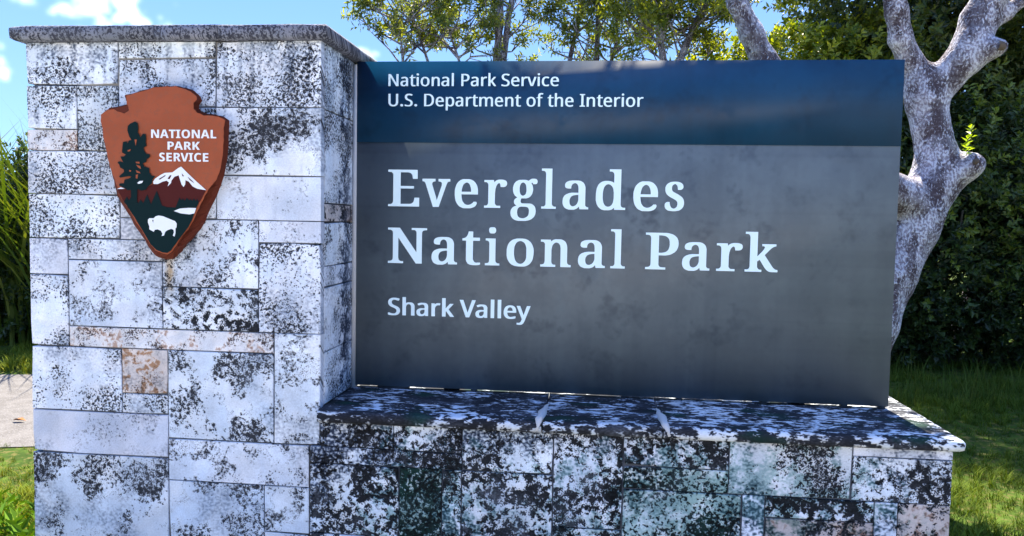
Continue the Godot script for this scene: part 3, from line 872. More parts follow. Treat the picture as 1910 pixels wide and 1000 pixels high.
# ---------------------------------------------------------------- sky
func cloud_picture() -> ImageTexture:
	var w := 1536
	var h := 768
	var f := FastNoiseLite.new()
	f.seed = 11
	f.frequency = 1.5
	f.fractal_octaves = 6
	f.fractal_gain = 0.52
	f.domain_warp_enabled = true
	f.domain_warp_amplitude = 0.25
	f.domain_warp_frequency = 2.0
	var out := PackedByteArray()
	out.resize(w * h * 4)
	# azimuth, elevation, half widths of the small clouds above the pillar and beside it
	var puffs := [[5.6939, 0.2287, 0.032, 0.013], [5.7131, 0.2177, 0.022, 0.008], [5.5997, 0.1621, 0.004, 0.006], [5.6008, 0.1463, 0.004, 0.004], [5.9937, 0.1987, 0.014, 0.005]]
	var k := 0
	for j in h:
		var el := PI / 2 - PI * (j + 0.5) / h
		for i in w:
			var a := TAU * (i + 0.5) / w
			var c := 0.0
			if el > -0.05:
				var y := sin(el)
				var d := Vector3(cos(el) * sin(a), y, -cos(el) * cos(a))
				# cumulus added around the unseen sky for fill light: features shrink towards the horizon
				var q := d / (maxf(y, 0.0) + 0.22)
				var v := f.get_noise_3d(q.x * 0.75, q.y * 0.75 + 3.0, q.z * 0.75)
				# the clearer part of the sky, beyond the sign, with a few small clouds of its own
				var clear := clampf(1.6 - Vector2(wrapf(a + 0.107, -PI, PI) / 0.85, (el - 0.05) / 0.5).length(), 0.0, 1.0) * 1.1
				c = clampf((v - CLOUD_FROM - clear) * 3.2, 0.0, 1.0)
				for g in puffs:
					var e := Vector2(wrapf(a - g[0], -PI, PI) / g[2], (el - g[1]) / g[3]).length()
					if e < 3.0:
						c = maxf(c, clampf((1.25 - e * 0.8 + f.get_noise_3dv(d * 22.0) * 2.6) * 0.75, 0.0, 1.0))
				c = c * c * (3 - 2 * c)
			out[k] = 255; out[k + 1] = 255; out[k + 2] = 255
			out[k + 3] = int(c * 255)
			k += 4
	return ImageTexture.create_from_image(Image.create_from_data(w, h, false, Image.FORMAT_RGBA8, out))

const CLOUD_FROM := 0.15

# ---------------------------------------------------------------- the scene
func _ready() -> void:
	var cam := Camera3D.new()
	cam.name = "camera"
	cam.transform = Transform3D(Basis(Vector3(0.9940, 0.0182, -0.1074), Vector3(-0.0245, 0.9980, -0.0577), Vector3(0.1062, 0.0600, 0.9925)).orthonormalized(), Vector3(0.9123, 1.5, 2.5162))
	cam.fov = 38.04
	cam.near = 0.05
	cam.far = 400.0
	add_child(cam)
	cam.current = true
	var env := Environment.new()
	var sm := ProceduralSkyMaterial.new()
	sm.sky_top_color = Color(0.056, 0.128, 0.35).linear_to_srgb()
	sm.sky_horizon_color = Color(0.17, 0.29, 0.43).linear_to_srgb()
	sm.sky_curve = 0.14
	sm.ground_bottom_color = Color(0.12, 0.13, 0.10).linear_to_srgb()
	sm.ground_horizon_color = Color(0.25, 0.30, 0.30).linear_to_srgb()
	sm.sun_angle_max = 25.0
	sm.sky_cover = cloud_picture()
	sm.sky_cover_modulate = Color(0.62, 0.63, 0.66, 1.0)
	var sky := Sky.new()
	sky.sky_material = sm
	env.background_mode = Environment.BG_SKY
	env.sky = sky
	env.tonemap_mode = Environment.TONE_MAPPER_LINEAR
	env.tonemap_exposure = 4.1
	env.sdfgi_enabled = true
	env.ssao_enabled = true
	env.ssil_enabled = true
	var we := WorldEnvironment.new()
	we.name = "surroundings"
	we.environment = env
	add_child(we)
	var sun := DirectionalLight3D.new()
	sun.name = "sun"
	sun.light_energy = 1.6
	sun.light_color = Color(1.0, 0.95, 0.86)
	sun.light_angular_distance = 0.5
	sun.shadow_enabled = true
	sun.look_at_from_position(Vector3.ZERO, Vector3(0.035, -tan(deg_to_rad(58.0)), 1.0), Vector3.UP)
	add_child(sun)
	make_materials()
	build_ground()
	build_pillar()
	build_wall()
	build_sign()
	build_plaque()
	build_big_tree()
	build_trees()
	build_grass()

func sheet(called: String, outline: PackedVector2Array, y: float, mat: Material) -> void:
	var st := begin()
	st.set_smooth_group(-1)
	var t := Geometry2D.triangulate_polygon(outline)
	for i in range(0, t.size(), 3):
		var a := outline[t[i]]; var b := outline[t[i + 1]]; var c := outline[t[i + 2]]
		if (b - a).cross(c - a) < 0:
			var s := b
			b = c
			c = s
		tri(st, Vector3(a.x, y, a.y), Vector3(b.x, y, b.y), Vector3(c.x, y, c.y))
	tag(part(called, done(st), mat, self), "", "", "", "structure")

func build_ground() -> void:
	sheet("ground", PackedVector2Array([Vector2(-150, -150), Vector2(150, -150), Vector2(150, 150), Vector2(-150, 150)]), 0.0, mats.ground)
	var r := RandomNumberGenerator.new()
	r.seed = 5
	var near := []
	var far := []
	for i in 40:
		var x := lerpf(-30.0, -0.8, i / 39.0)
		near.append(Vector2(x, -2.03 - (x + 2.75) * (0.30 if x > -3.5 else 0.05) + (0.0 if x > -3.5 else 0.19) + r.randf_range(-0.05, 0.05)))
		far.append(Vector2(x, -4.05 - (x + 4.3) * 0.12 + r.randf_range(-0.05, 0.05)))
	near.append(Vector2(-0.3, -3.6))
	far.reverse()
	sheet("path", PackedVector2Array(near + far), 0.006, mats.path)
	var edge := []
	for i in 60:
		edge.append(Vector2(lerpf(-30, 30, i / 59.0), 1.1 + r.randf_range(-0.08, 0.08)))
	edge.append(Vector2(30, 12))
	edge.append(Vector2(-30, 12))
	sheet("added_forecourt_ground", PackedVector2Array(edge), 0.006, mats.road)  # unseen forecourt, kept pale to bounce sunlight onto the shaded front

func build_pillar() -> void:
	var r := RandomNumberGenerator.new()
	r.seed = 21
	var o := thing("stone_pillar", "tall pale pitted limestone pillar with grey cap left of the dark sign", "pillar", Vector3(-0.53, 0, -0.4))
	var here := Transform3D(Basis(), -o.position)
	var st := begin()
	box(st, Vector3(-1.02, -0.2, -0.74), Vector3(-0.03, 2.082, -0.0075))
	part("core", done(st), mats.mortar, o).transform = here
	lay_stones(PILLAR_FRONT, o, here, 0.032, r)
	# the right side, seen at a slant between the corner and the panel: x is depth from the front
	var side := Transform3D(Basis(Vector3(0, 0, -1), Vector3.UP, Vector3(1, 0, 0)), Vector3(0, 0, 0)) * Transform3D()
	side = here * side
	var ys := [2.084, 1.862, 1.549, 1.487, 1.335, 1.264, 1.041, 0.859]
	var kinds := ["d", "b", "r", "c", "s", "c", "b"]
	var rows := []
	for i in kinds.size():
		rows.append([0.034, ys[i + 1], 0.40, ys[i], kinds[i]])
		rows.append([0.40, ys[i + 1], 0.75, ys[i], "b"])
	lay_stones(rows, o, side, 0.03, r)
	# left side and back, seen only from a step aside
	var left := here * Transform3D(Basis(Vector3(0, 0, 1), Vector3.UP, Vector3(-1, 0, 0)), Vector3(-1.053, 0, 0))
	rows = []
	var y := -0.15
	while y < 2.05:
		var t := minf(y + [0.16, 0.22, 0.11][rows.size() % 3], 2.084)
		rows.append([-0.75, y, -0.33 - 0.1 * (rows.size() % 2), t, "d"])
		rows.append([-0.33 - 0.1 * ((rows.size() - 1) % 2), y, -0.034, t, "b"])
		y = t
	lay_stones(rows, o, left, 0.03, r)
	# cap of three slabs
	for q in [[-1.092, -0.565, 2.084, 2.131, true, false], [-0.562, -0.342, 2.084, 2.130, false, false], [-0.339, 0.036, 2.084, 2.129, false, true]]:
		part("cap_slab", cap_slab(q[0], q[1], 0.040, -0.79, q[2], q[3], r, q[4], q[5]), mats.cap, o).transform = here

func build_wall() -> void:
	var r := RandomNumberGenerator.new()
	r.seed = 33
	var o := thing("low_stone_wall", "low blackened limestone wall with overhanging ledge under the dark sign", "wall", Vector3(1.0, 0, -0.25))
	var here := Transform3D(Basis(), -o.position)
	var st := begin()
	box(st, Vector3(0.004, -0.2, -0.55), Vector3(2.0, 0.814, 0.005))
	part("core", done(st), mats.mortar, o).transform = here
	lay_stones(WALL_FRONT, o, here * Transform3D(Basis(), Vector3(0, 0, 0.0145)), 0.0125, r)
	var right := here * Transform3D(Basis(Vector3(0, 0, -1), Vector3.UP, Vector3(1, 0, 0)), Vector3(2.03, 0, 0))
	lay_stones([[0.0, 0.642, 0.26, 0.816, "e"], [0.26, 0.70, 0.5, 0.816, "b"], [0.26, 0.5, 0.5, 0.70, "c"], [0.0, 0.457, 0.26, 0.642, "b"], [0.0, 0.25, 0.3, 0.457, "c"], [0.3, 0.25, 0.5, 0.5, "b"], [0.0, 0.0, 0.25, 0.25, "d"], [0.25, 0.0, 0.5, 0.25, "b"]], o, right, 0.028, r)
	for q in [[0.002, 0.752, false, "ledge"], [0.757, 1.138, false, "ledge"], [1.143, 2.060, true, "ledge_end"]]:
		part("ledge_slab", cap_slab(q[0], q[1], 0.044, -0.60, 0.8165, 0.858, r, false, q[2], 0.48, 0.5), mats[q[3]], o).transform = here
	# pale mortar smeared over the joints between the ledge slabs
	for x in [0.7545, 1.1405]:
		var s := begin()
		s.set_smooth_group(1)
		var pts := []
		for i in 9:
			var t := i / 8.0
			pts.append(Vector3(x + (t - 0.2) * -0.02 * (1 if x < 1 else -1) + r.randf_range(-0.004, 0.004), 0.8565 if t < 0.75 else lerpf(0.8565, 0.826, (t - 0.75) * 4.0), lerpf(-0.20, 0.030, minf(t / 0.75, 1.0)) + (0.0 if t < 0.75 else (t - 0.75) * 0.052)))
		tube(s, pts, [0.003, 0.007, 0.009, 0.013, 0.017, 0.013, 0.013, 0.010, 0.004], 6)
		part("mortar_smear", done(s), mats.pale_mortar, o).transform = here

func build_sign() -> void:
	var z := -0.3331
	var o := thing("park_sign", "large dark metal sign panel with blue sky reflection in its paint, pale lettering", "sign", Vector3(0.98, 0.858, z))
	var here := Transform3D(Basis(), -o.position)
	var st := begin()
	box(st, Vector3(0.016, 0.8685, z - 0.04), Vector3(1.957, 2.081, z))
	part("panel", done(st), mats.panel, o).transform = here
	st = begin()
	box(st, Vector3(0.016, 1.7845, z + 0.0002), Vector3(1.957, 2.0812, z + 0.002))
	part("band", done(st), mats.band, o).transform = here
	for x in [0.10, 0.46, 1.02, 1.22, 1.52, 1.80, 1.93]:
		st = begin()
		box(st, Vector3(x, 0.8575, z - 0.036), Vector3(x + (0.12 if x < 0.2 else 0.02), 0.869, z - 0.006))
		part("shim", done(st), mats.metal, o).transform = here
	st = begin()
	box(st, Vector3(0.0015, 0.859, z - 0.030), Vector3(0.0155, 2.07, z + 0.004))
	part("pale_strip", done(st), mats.pale_mortar, o).transform = here  # pale upright strip between pillar and panel
	for x in [0.35, 1.62]:
		st = begin()
		box(st, Vector3(x, 0.8575, z - 0.10), Vector3(x + 0.06, 2.02, z - 0.0405))
		part("post", done(st), mats.metal, o).transform = here
	for l in [["National Park Service", 0.1357, 0.7660, 1.9909, 0.0439], ["U.S. Department of the Interior", 0.1363, 1.0700, 1.9176, 0.0448], ["Shark Valley", 0.1408, 0.6794, 1.1398, 0.0643]]:
		text_part("lettering", l[0], false, false, l[1], l[2], l[3], l[4], z + (0.003 if l[3] > 1.8 else 0.001), mats.letter, o, 0.035 if l[3] > 1.8 else 0.06)
	for l in [["E", 0.1378, 0.2556, 1.5481, 0.1360], ["v", 0.2677, 0.3723, 1.5481, 0.1360], ["e", 0.3899, 0.4762, 1.5481, 0.1360], ["r", 0.4999, 0.5841, 1.5481, 0.1360], ["g", 0.5980, 0.6960, 1.5481, 0.1360], ["l", 0.7111, 0.7646, 1.5481, 0.1360], ["a", 0.7885, 0.8824, 1.5481, 0.1360], ["d", 0.9088, 1.0153, 1.5481, 0.1360], ["e", 1.0435, 1.1310, 1.5481, 0.1360], ["s", 1.1556, 1.2238, 1.5481, 0.1360], ["N", 0.1388, 0.2868, 1.3358, 0.1326], ["a", 0.3052, 0.4014, 1.3358, 0.1326], ["t", 0.4210, 0.4883, 1.3358, 0.1326], ["i", 0.5064, 0.5603, 1.3358, 0.1326], ["o", 0.5869, 0.6868, 1.3358, 0.1326], ["n", 0.7118, 0.8235, 1.3358, 0.1326], ["a", 0.8496, 0.9476, 1.3358, 0.1326], ["l", 0.9671, 1.0193, 1.3358, 0.1326], ["P", 1.0923, 1.2093, 1.3358, 0.1326], ["a", 1.2235, 1.3204, 1.3358, 0.1326], ["r", 1.3443, 1.4348, 1.3358, 0.1326], ["k", 1.4439, 1.5578, 1.3358, 0.1326]]:
		text_part("letter", l[0], true, false, l[1], l[2], l[3], l[4], z + 0.001, mats.letter, o, 0.055, "E")
	for c in o.get_children():
		if c.name.begins_with("letter"):
			c.transform = here * c.transform

func build_plaque() -> void:
	var r := RandomNumberGenerator.new()
	r.seed = 8
	var front := pairs(ARROW_FRONT)
	var back := pairs(ARROW_BACK)
	var mid := Vector2(-0.54, 1.6)
	var o := thing("arrowhead_plaque", "rust brown arrowhead shaped plaque with tree and bison on the pillar", "plaque", Vector3(mid.x, mid.y, 0.0))
	var here := Transform3D(Basis(), -o.position)
	var n := front.size()
	# the rough chipped rim, from the flat face back to the wall
	var fine_front := PackedVector2Array()
	var fine_back := PackedVector2Array()
	for i in n:
		for k in 3:
			fine_front.append(front[i].lerp(front[(i + 1) % n], k / 3.0) + (Vector2(r.randf_range(-1, 1), r.randf_range(-1, 1)) * 0.0012))
			fine_back.append(back[i].lerp(back[(i + 1) % n], k / 3.0))
	n = fine_front.size()
	part("face", plate(fine_front, 0.055, 0.002), mats.plaque, o).transform = here
	var st := begin()
	st.set_smooth_group(-1)
	var rings := []
	for s in [[0.0, 0.0535, 0.0], [0.22, 0.050, 0.0022], [0.5, 0.041, 0.004], [0.75, 0.029, 0.004], [0.95, 0.016, 0.003], [1.0, 0.0005, 0.001]]:
		var ring := []
		for i in n:
			var p := fine_front[i].lerp(fine_back[i], s[0]) + (fine_front[i] - mid).normalized() * 0.001
			ring.append(Vector3(p.x, p.y, s[1]) + Vector3(r.randf_range(-1, 1), r.randf_range(-1, 1), r.randf_range(-0.7, 0.7)) * s[2])
		rings.append(ring)
	for s in rings.size() - 1:
		for i in n:
			var j := (i + 1) % n
			# the outline runs clockwise as seen from the front
			quad(st, rings[s][i], rings[s][j], rings[s + 1][j], rings[s + 1][i])
	part("rim", done(st), mats.plaque_rim, o).transform = here
	var z := 0.0558
	for a in ART:
		z += 0.0003
		part(a[0], plate(pairs(a[2]), z, 0.0006), mats["print_%d" % a[1]], o).transform = here
	for l in [["NATIONAL", -0.5640, -0.3379, 1.7548, 0.0274], ["PARK", -0.5068, -0.3947, 1.7166, 0.0263], ["SERVICE", -0.5365, -0.3654, 1.6782, 0.0278]]:
		text_part("lettering", l[0], false, true, l[1], l[2], l[3], l[4], 0.0555, mats.print_0, o)
		o.get_child(-1).transform = here * o.get_child(-1).transform

func build_big_tree() -> void:
	var chains := []
	for c in TREE:
		var out := []
		for i in range(0, c.size(), 4):
			out.append([Vector3(c[i], c[i + 1], c[i + 2]), c[i + 3]])
		chains.append(out)
	var base := Vector3(chains[0][0][0].x, 0, chains[0][0][0].z)
	chains[0].insert(0, [Vector3(base.x - 0.05, -0.15, base.z), chains[0][0][1] * 1.15])
	var o := thing("leaning_tree", "thick pale lichen covered forked tree trunk behind right end of sign", "tree", base)
	var trunk := part("trunk", skin(chains, 0.019, 0.014, 0.010, 4), mats.bark, o)
	trunk.position = -base
	var r := RandomNumberGenerator.new()
	r.seed = 12
	# limbs go on above the picture, into an open crown
	var st := begin()
	var where := []
	var tints := []
	for c in [chains[1], chains[2], chains[4], chains[6]]:
		var p: Vector3 = c[-1][0] - base
		var d: Vector3 = (c[-1][0] - c[-2][0]).normalized()
		var rad: float = c[-1][1] * 0.97
		var pts := [p - d * 0.05]
		var radii := [rad]
		for k in 6:
			d = (d + direction(r) * 0.3 + Vector3(0.12, 0.22, -0.10)).normalized()
			p += d * 0.4
			rad *= 0.78
			pts.append(p)
			radii.append(rad)
			for j in 3 if k > 1 else 0:
				var e := p + (direction(r) + d * 0.6) * r.randf_range(0.35, 0.8)
				tube(st, [p, p.lerp(e, 0.5) + direction(r) * 0.06, e], [rad * 0.5, rad * 0.32, 0.006], 5)
				for q in 16:
					where.append(facing(direction(r) + Vector3(0, 0.5, 0), p.lerp(e, r.randf_range(0.35, 1.05)) + direction(r) * 0.2, r.randf_range(0.8, 1.3), r))
					tints.append(Color(0.055, 0.085, 0.018).lerp(Color(0.10, 0.14, 0.03), r.randf()))
		tube(st, pts, radii, 9)
	part("limb", done(st), mats.bark, o)
	many("crown", sprig(9, 0.22, 0.10, 0.045, 0.1, 31), mats.leaf, where, tints, o)
	# bright young shoots on the sawn stub
	var shoots := begin()
	for q in [[Vector3(3.010, 1.923, -2.217), 0.06], [Vector3(3.045, 2.012, -2.246), 0.075], [Vector3(3.042, 1.944, -2.272), 0.085]]:
		var m := sprig(7, q[1], 0.045, 0.026, 0.0, int(q[1] * 1000), 0.002)
		shoots.append_from(m, 0, Transform3D(Basis(Vector3(0, 0, 1), 0.1), q[0] - base))
	var sh := part("shoot", shoots.commit(), mats.shoot if mats.has("shoot") else mats.leaf, o)
	var sl := leaf_material(1.0)
	sl.albedo_color = Color(0.30, 0.42, 0.03).linear_to_srgb()
	sh.material_override = sl
	var deep_end: Vector3 = Vector3(3.051, 1.881, -2.219)
	var open_end: Vector3 = Vector3(3.043, 1.889, -2.166)
	st = begin()
	tube(st, [deep_end - base, open_end - base], [0.020, 0.015], 10)
	part("dark_hollow", done(st), mats.cut_wood, o)  # dark plug standing in for the shaded hollow in the stub
	var stub: Vector3 = Vector3(3.156, 2.530, -2.179)
	st = begin()
	tube(st, [stub - base - Vector3(0.03, -0.004, 0), stub - base + Vector3(0.002, 0, 0.0), stub - base + Vector3(0.012, 0.003, 0.004)], [0.030, 0.027, 0.016], 9)
	part("broken_end", done(st), mats.cut_wood, o)

func build_trees() -> void:
	var broad := sprig(11, 0.20, 0.085, 0.042, 0.15, 41)
	var broad_near := sprig(9, 0.16, 0.075, 0.040, 0.1, 43)
	var willow := sprig(11, 0.17, 0.085, 0.026, 0.35, 42, 0.002)
	var deep := Color(0.020, 0.042, 0.014)
	var mid := Color(0.06, 0.105, 0.025)
	var yellow := Color(0.23, 0.25, 0.03)
	# slender open trees against the sky, sunlight put into their leaf tints
	open_tree("thin twin-stemmed tree with sparse narrow leaves nearest the pillar", Vector3(-0.33, 0, -7.05), [
		[[Vector3(-0.33, 0, -7.05), 0.075], [Vector3(-0.348, 3.469, -7.040), 0.046], [Vector3(-0.309, 3.999, -7.076), 0.040], [Vector3(-0.352, 4.718, -7.115), 0.03], [Vector3(-0.469, 5.500, -7.149), 0.012]],
		[[Vector3(-0.25, 0, -7.05), 0.07], [Vector3(-0.263, 3.470, -7.049), 0.042], [Vector3(-0.206, 4.053, -7.090), 0.036], [Vector3(-0.061, 4.788, -7.150), 0.026], [Vector3(0.017, 5.575, -7.206), 0.012]],
		[[Vector3(-0.45, 0.3, -7.05), 0.03], [Vector3(-1.145, 3.375, -6.848), 0.018], [Vector3(-1.283, 3.761, -6.856), 0.014], [Vector3(-1.419, 4.049, -6.859), 0.006]],
		[[Vector3(-0.5, 0.3, -7.0), 0.03], [Vector3(-1.428, 3.317, -6.713), 0.016], [Vector3(-1.462, 3.669, -6.731), 0.012], [Vector3(-1.597, 3.987, -6.736), 0.005]],
		[[Vector3(-0.4, 0.5, -7.05), 0.03], [Vector3(-0.757, 3.350, -6.888), 0.018], [Vector3(-0.882, 3.703, -6.896), 0.012], [Vector3(-0.966, 3.993, -6.904), 0.006]]], willow, 0.8, Color(0.08, 0.12, 0.04), Color(0.34, 0.36, 0.09), 61, 2.95, 0.62, "open trees behind the sign")
	open_tree("grey-stemmed open tree above the middle of the sign", Vector3(0.95, 0, -7.1), [
		[[Vector3(0.6, 0, -7.1), 0.05], [Vector3(0.540, 3.506, -7.238), 0.030], [Vector3(0.662, 4.195, -7.292), 0.024], [Vector3(0.746, 5.036, -7.352), 0.01]],
		[[Vector3(0.9, 0, -7.1), 0.065], [Vector3(0.869, 3.512, -7.273), 0.036], [Vector3(0.879, 4.199, -7.316), 0.030], [Vector3(0.889, 5.105, -7.372), 0.012]],
		[[Vector3(1.1, 0, -7.1), 0.05], [Vector3(1.048, 3.489, -7.291), 0.024], [Vector3(1.119, 3.788, -7.316), 0.020], [Vector3(1.078, 4.382, -7.348), 0.014], [Vector3(1.141, 5.043, -7.395), 0.008]]], willow, 1.05, Color(0.08, 0.12, 0.04), Color(0.32, 0.35, 0.08), 62, 2.95, 0.75, "open trees behind the sign")
	open_tree("pale forked open tree just left of the thick leaning limb", Vector3(1.85, 0, -6.2), [
		[[Vector3(1.6, 0, -6.2), 0.07], [Vector3(1.612, 3.263, -6.330), 0.044], [Vector3(1.554, 3.676, -6.349), 0.036], [Vector3(1.525, 4.149, -6.374), 0.03], [Vector3(1.437, 4.858, -6.408), 0.012]],
		[[Vector3(1.7, 0, -6.2), 0.07], [Vector3(1.771, 3.266, -6.347), 0.048], [Vector3(1.920, 3.653, -6.387), 0.038], [Vector3(2.089, 4.011, -6.426), 0.032], [Vector3(2.296, 4.696, -6.490), 0.012]]], willow, 1.9, mid, Color(0.38, 0.40, 0.06), 63, 2.9, 0.8, "open trees behind the sign")
	# the dense green behind the right half; leafy shrubs tinted to look sunlit
	shrub("leafy_shrub", "yellow green sunlit shrub showing low over the sign beside the leaning limb", "shrub", Vector3(2.2, 0, -6.9), [
		[Vector3(-0.1, 2.3, 0), Vector3(0.55, 1.25, 0.6)], [Vector3(0.55, 2.45, -0.2), Vector3(0.6, 1.2, 0.6)], [Vector3(0.2, 1.2, 0), Vector3(0.9, 1.1, 0.8)]], 1900, broad, 0.95, Color(0.10, 0.17, 0.03), Color(0.46, 0.48, 0.06), 71, "", 0.75)
	shrub("leafy_shrub", "rounded glossy green shrub between leaning limb and the dark tall tree", "shrub", Vector3(3.3, 0, -7.4), [
		[Vector3(0.0, 2.9, 0), Vector3(0.75, 1.05, 0.7)], [Vector3(0.75, 3.0, -0.1), Vector3(0.7, 1.2, 0.7)], [Vector3(0.2, 1.4, 0.2), Vector3(1.1, 1.3, 0.9)]], 2800, broad, 1.0, Color(0.10, 0.17, 0.03), Color(0.46, 0.48, 0.06), 72, "", 0.75)
	shrub("dense_tree", "tall dense dark green tree filling the top right behind the forked trunk", "tree", Vector3(5.4, 0, -8.3), [
		[Vector3(-0.9, 4.4, 0.3), Vector3(1.15, 1.6, 1.2)], [Vector3(0.6, 4.6, 0.2), Vector3(1.6, 1.7, 1.4)], [Vector3(-0.6, 7.0, 0.2), Vector3(2.1, 1.7, 1.6)], [Vector3(2.2, 7.2, 0.2), Vector3(2.0, 1.8, 1.6)], [Vector3(-0.5, 2.7, 0.4), Vector3(1.5, 1.4, 1.2)], [Vector3(1.3, 2.8, 0.5), Vector3(1.6, 1.6, 1.3)], [Vector3(2.4, 4.2, 0.0), Vector3(1.5, 1.8, 1.4)]], 14500, broad, 1.15, deep, Color(0.17, 0.21, 0.035), 73, "", 0.35)
	shrub("dense_bush", "dark low bush at the grass edge right of the trunk", "bush", Vector3(5.1, 0, -6.6), [
		[Vector3(-1.1, 0.5, 0.3), Vector3(0.9, 0.7, 0.5)], [Vector3(1.0, 0.5, 0.3), Vector3(1.3, 0.75, 0.5)], [Vector3(-0.6, 0.9, 0.1), Vector3(0.9, 1.1, 0.7)], [Vector3(0.6, 1.1, 0.0), Vector3(1.0, 1.3, 0.8)], [Vector3(0.1, 2.0, -0.2), Vector3(1.1, 0.9, 0.8)], [Vector3(1.7, 0.9, 0.2), Vector3(0.9, 1.2, 0.8)]], 7000, broad_near, 1.0, deep, Color(0.06, 0.10, 0.02), 74, "", 0.35)
	shrub("dense_bush", "dark bush hidden mostly behind the sign's right end", "bush", Vector3(3.3, 0, -6.6), [
		[Vector3(0.3, 0.9, 0.0), Vector3(1.0, 1.2, 0.8)], [Vector3(0.6, 2.0, -0.2), Vector3(0.9, 1.0, 0.8)]], 2600, broad_near, 1.0, deep, Color(0.05, 0.09, 0.02), 75, "", 0.35)
	shrub("bright_leaf_layer", "loose bright leaf layer added as sunlit highlights on the dark trees right of the trunk", "shrub", Vector3(4.9, 0, -5.9), [
		[Vector3(-0.3, 1.9, 0.0), Vector3(0.9, 1.1, 0.35)], [Vector3(0.8, 1.3, 0.0), Vector3(0.9, 1.0, 0.35)]], 330, broad_near, 1.05, mid, Color(0.20, 0.26, 0.04), 77, "", 0.2)  # sparse leaves added, coloured bright like lit leaves of the hedge
	# reeds and scrub at the left edge
	shrub("dense_bush", "dark scrub bush behind the tall reeds at the left edge", "bush", Vector3(-6.3, 0, -6.9), [
		[Vector3(0.75, 0.85, 1.05), Vector3(0.9, 0.95, 0.4)], [Vector3(0.8, 1.75, 0.75), Vector3(0.7, 0.6, 0.4)], [Vector3(0.7, 1.6, -0.3), Vector3(1.0, 0.9, 0.8)], [Vector3(-1.4, 1.1, 0), Vector3(1.3, 1.3, 0.9)]], 5200, broad_near, 1.0, deep, Color(0.07, 0.11, 0.025), 76, "", 0.35)
	var blades := tuft(16, 2.3, 0.03, 0.75, 81, 6)
	var r := RandomNumberGenerator.new()
	r.seed = 82
	for q in [["tall arching yellow green reeds nearest the pillar's left edge", Vector3(-5.2, 0, -5.9), 1.5], ["tall arching yellow green reeds at the picture's left edge", Vector3(-5.9, 0, -6.0), 1.42], ["tall reeds farther left beside the pale path", Vector3(-7.0, 0, -6.0), 1.35]]:
		var o := thing("reed_clump", q[0], "reeds", q[1])
		var where := []
		var tints := []
		for i in 26:
			where.append(Transform3D(Basis(Vector3.UP, r.randf() * TAU).scaled(Vector3.ONE * q[2] * r.randf_range(0.6, 1.12)), Vector3(r.randf_range(-0.5, 0.5), 0, r.randf_range(-0.35, 0.35))))
			tints.append(Color(0.06, 0.11, 0.02).lerp(Color(0.19, 0.22, 0.045), r.randf()))
		many("blades", blades, mats.grass, where, tints, o)
	# the far side of the forecourt, which the panel mirrors
	for i in 7:
		var proto := [[Vector3(0, 2.2, 0), Vector3(2.6, 2.4, 1.8)], [Vector3(2.2, 3.0, 0.3), Vector3(2.2, 2.6, 1.8)], [Vector3(-2.2, 1.9, 0.2), Vector3(2.0, 2.2, 1.6)]]
		shrub("far_tree", "green tree standing across the pale forecourt, seen only as a reflection", "tree", Vector3(-18 + i * 6.2, 0, 24 + (i % 3) * 1.3), proto, 900, broad, 3.2, deep, mid, 90 + i, "trees across the forecourt", 0.5)

func scatter(r: RandomNumberGenerator, poly: PackedVector2Array, density: float, where: Array, tints: Array, lo: Color, hi: Color, size: float, patch: FastNoiseLite) -> void:
	var a := Vector2(1e9, 1e9)
	var b := -a
	for p in poly:
		a = a.min(p); b = b.max(p)
	for i in int((b.x - a.x) * (b.y - a.y) * density):
		var p := Vector2(r.randf_range(a.x, b.x), r.randf_range(a.y, b.y))
		if not Geometry2D.is_point_in_polygon(p, poly):
			continue
		var n := patch.get_noise_2dv(p)
		if r.randf() < 0.25 - n:
			continue
		where.append(Transform3D(Basis(Vector3.UP, r.randf() * TAU).scaled(Vector3.ONE * size * (1.0 + 0.5 * n) * r.randf_range(0.6, 1.3)), Vector3(p.x, 0.0, p.y)))
		tints.append(lo.lerp(hi, clampf(r.randf() * 0.8 + 0.4 * n + 0.1, 0, 1)))

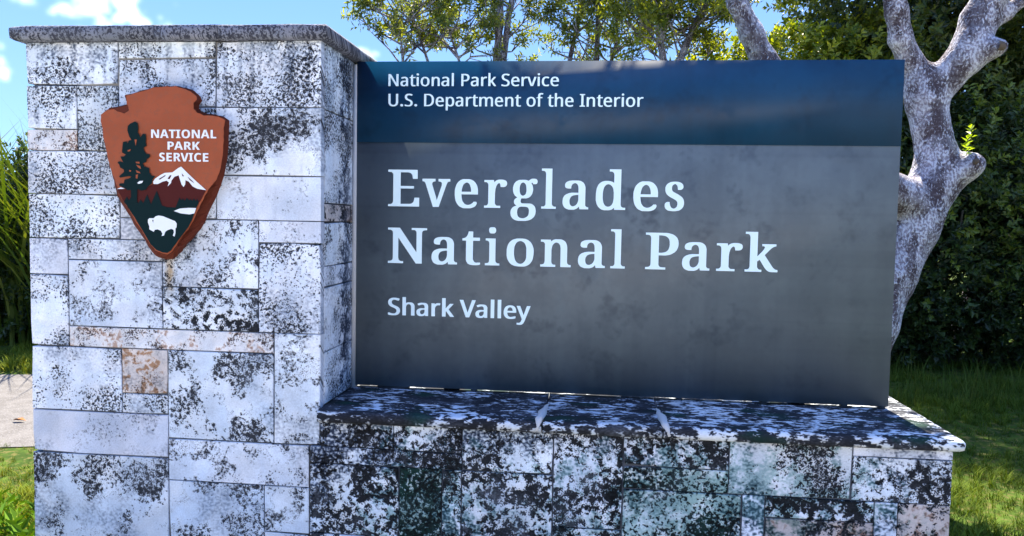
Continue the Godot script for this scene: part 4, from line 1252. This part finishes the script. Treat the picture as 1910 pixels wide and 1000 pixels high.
func build_grass() -> void:
	var r := RandomNumberGenerator.new()
	r.seed = 55
	var patch := lump_noise(56, 0.8)
	var lo := Color(0.06, 0.10, 0.015)
	var hi := Color(0.24, 0.27, 0.03)
	var where := []
	var tints := []
	scatter(r, PackedVector2Array([Vector2(-4.2, 0.9), Vector2(-1.07, 0.9), Vector2(-1.07, -2.3), Vector2(-2.4, -2.2), Vector2(-4.2, -1.6)]), 700, where, tints, lo, hi, 0.75, patch)
	scatter(r, PackedVector2Array([Vector2(2.06, 0.9), Vector2(4.0, 0.9), Vector2(8.0, -6.6), Vector2(2.0, -6.6)]), 420, where, tints, Color(0.035, 0.08, 0.012), Color(0.14, 0.19, 0.025), 0.75, patch)  # darker tints put the tree shade into this lawn
	scatter(r, PackedVector2Array([Vector2(-9, -4.0), Vector2(-4, -4.15), Vector2(-4, -6.2), Vector2(-9, -6.2)]), 260, where, tints, lo, hi, 1.2, patch)
	scatter(r, PackedVector2Array([Vector2(-1.2, -0.8), Vector2(2.1, -0.8), Vector2(2.1, -6.5), Vector2(0.2, -6.5)]), 90, where, tints, lo, hi, 1.0, patch)
	scatter(r, PackedVector2Array([Vector2(-6, 1.0), Vector2(6, 1.0), Vector2(6, 0.08), Vector2(-6, 0.08)]), 120, where, tints, lo, hi, 0.8, patch)
	var g := many("grass", tuft(13, 0.085, 0.0045, 0.9, 57, 3), mats.grass, where, tints, self)
	tag(g, "mown green grass around the stone wall and beside the path", "grass", "", "stuff")
	# longer blades in the shade under the bushes at the right
	where = []
	tints = []
	scatter(r, PackedVector2Array([Vector2(3.0, -4.0), Vector2(7.0, -4.6), Vector2(8.0, -6.9), Vector2(2.6, -6.6)]), 55, where, tints, lo, Color(0.10, 0.13, 0.03), 1.0, patch)
	g = many("grass", tuft(9, 0.22, 0.005, 0.7, 58, 4), mats.grass, where, tints, self)
	tag(g, "longer unmown grass along the foot of the dark bushes", "grass", "", "stuff")
	# broad-leaved weeds at the pillar's foot
	var w := thing("leafy_weed", "bright green broad leaved weeds at the pillar's left foot", "weed", Vector3(-1.75, 0, -0.75))
	var wm := sprig(9, 0.10, 0.075, 0.022, 0.05, 59, 0.002)
	where = []
	tints = []
	for i in 110:
		where.append(facing(Vector3(r.randf_range(-0.5, 0.5), 1, r.randf_range(-0.5, 0.5)), Vector3(r.randf_range(-0.42, 0.42), 0.0, r.randf_range(-0.25, 0.3)), r.randf_range(0.7, 1.3), r))
		tints.append(Color(0.06, 0.14, 0.015).lerp(Color(0.12, 0.22, 0.02), r.randf()))
	many("foliage", wm, mats.grass, where, tints, w)
	# one dead leaf on the path
	var st := begin()
	tri(st, Vector3(-0.05, 0.01, 0.0), Vector3(0.01, 0.028, -0.022), Vector3(0.06, 0.012, 0.004))
	tri(st, Vector3(-0.05, 0.01, 0.0), Vector3(0.06, 0.012, 0.004), Vector3(0.0, 0.03, 0.024))
	var dl := part("dead_leaf", done(st), mats.leaf_dry, self)
	dl.position = Vector3(-3.150, 0.037, -2.552) * Vector3(1, 0, 1) + Vector3(0, 0.008, 0)
	tag(dl, "curled orange brown dead leaf lying on the pale path", "leaf")
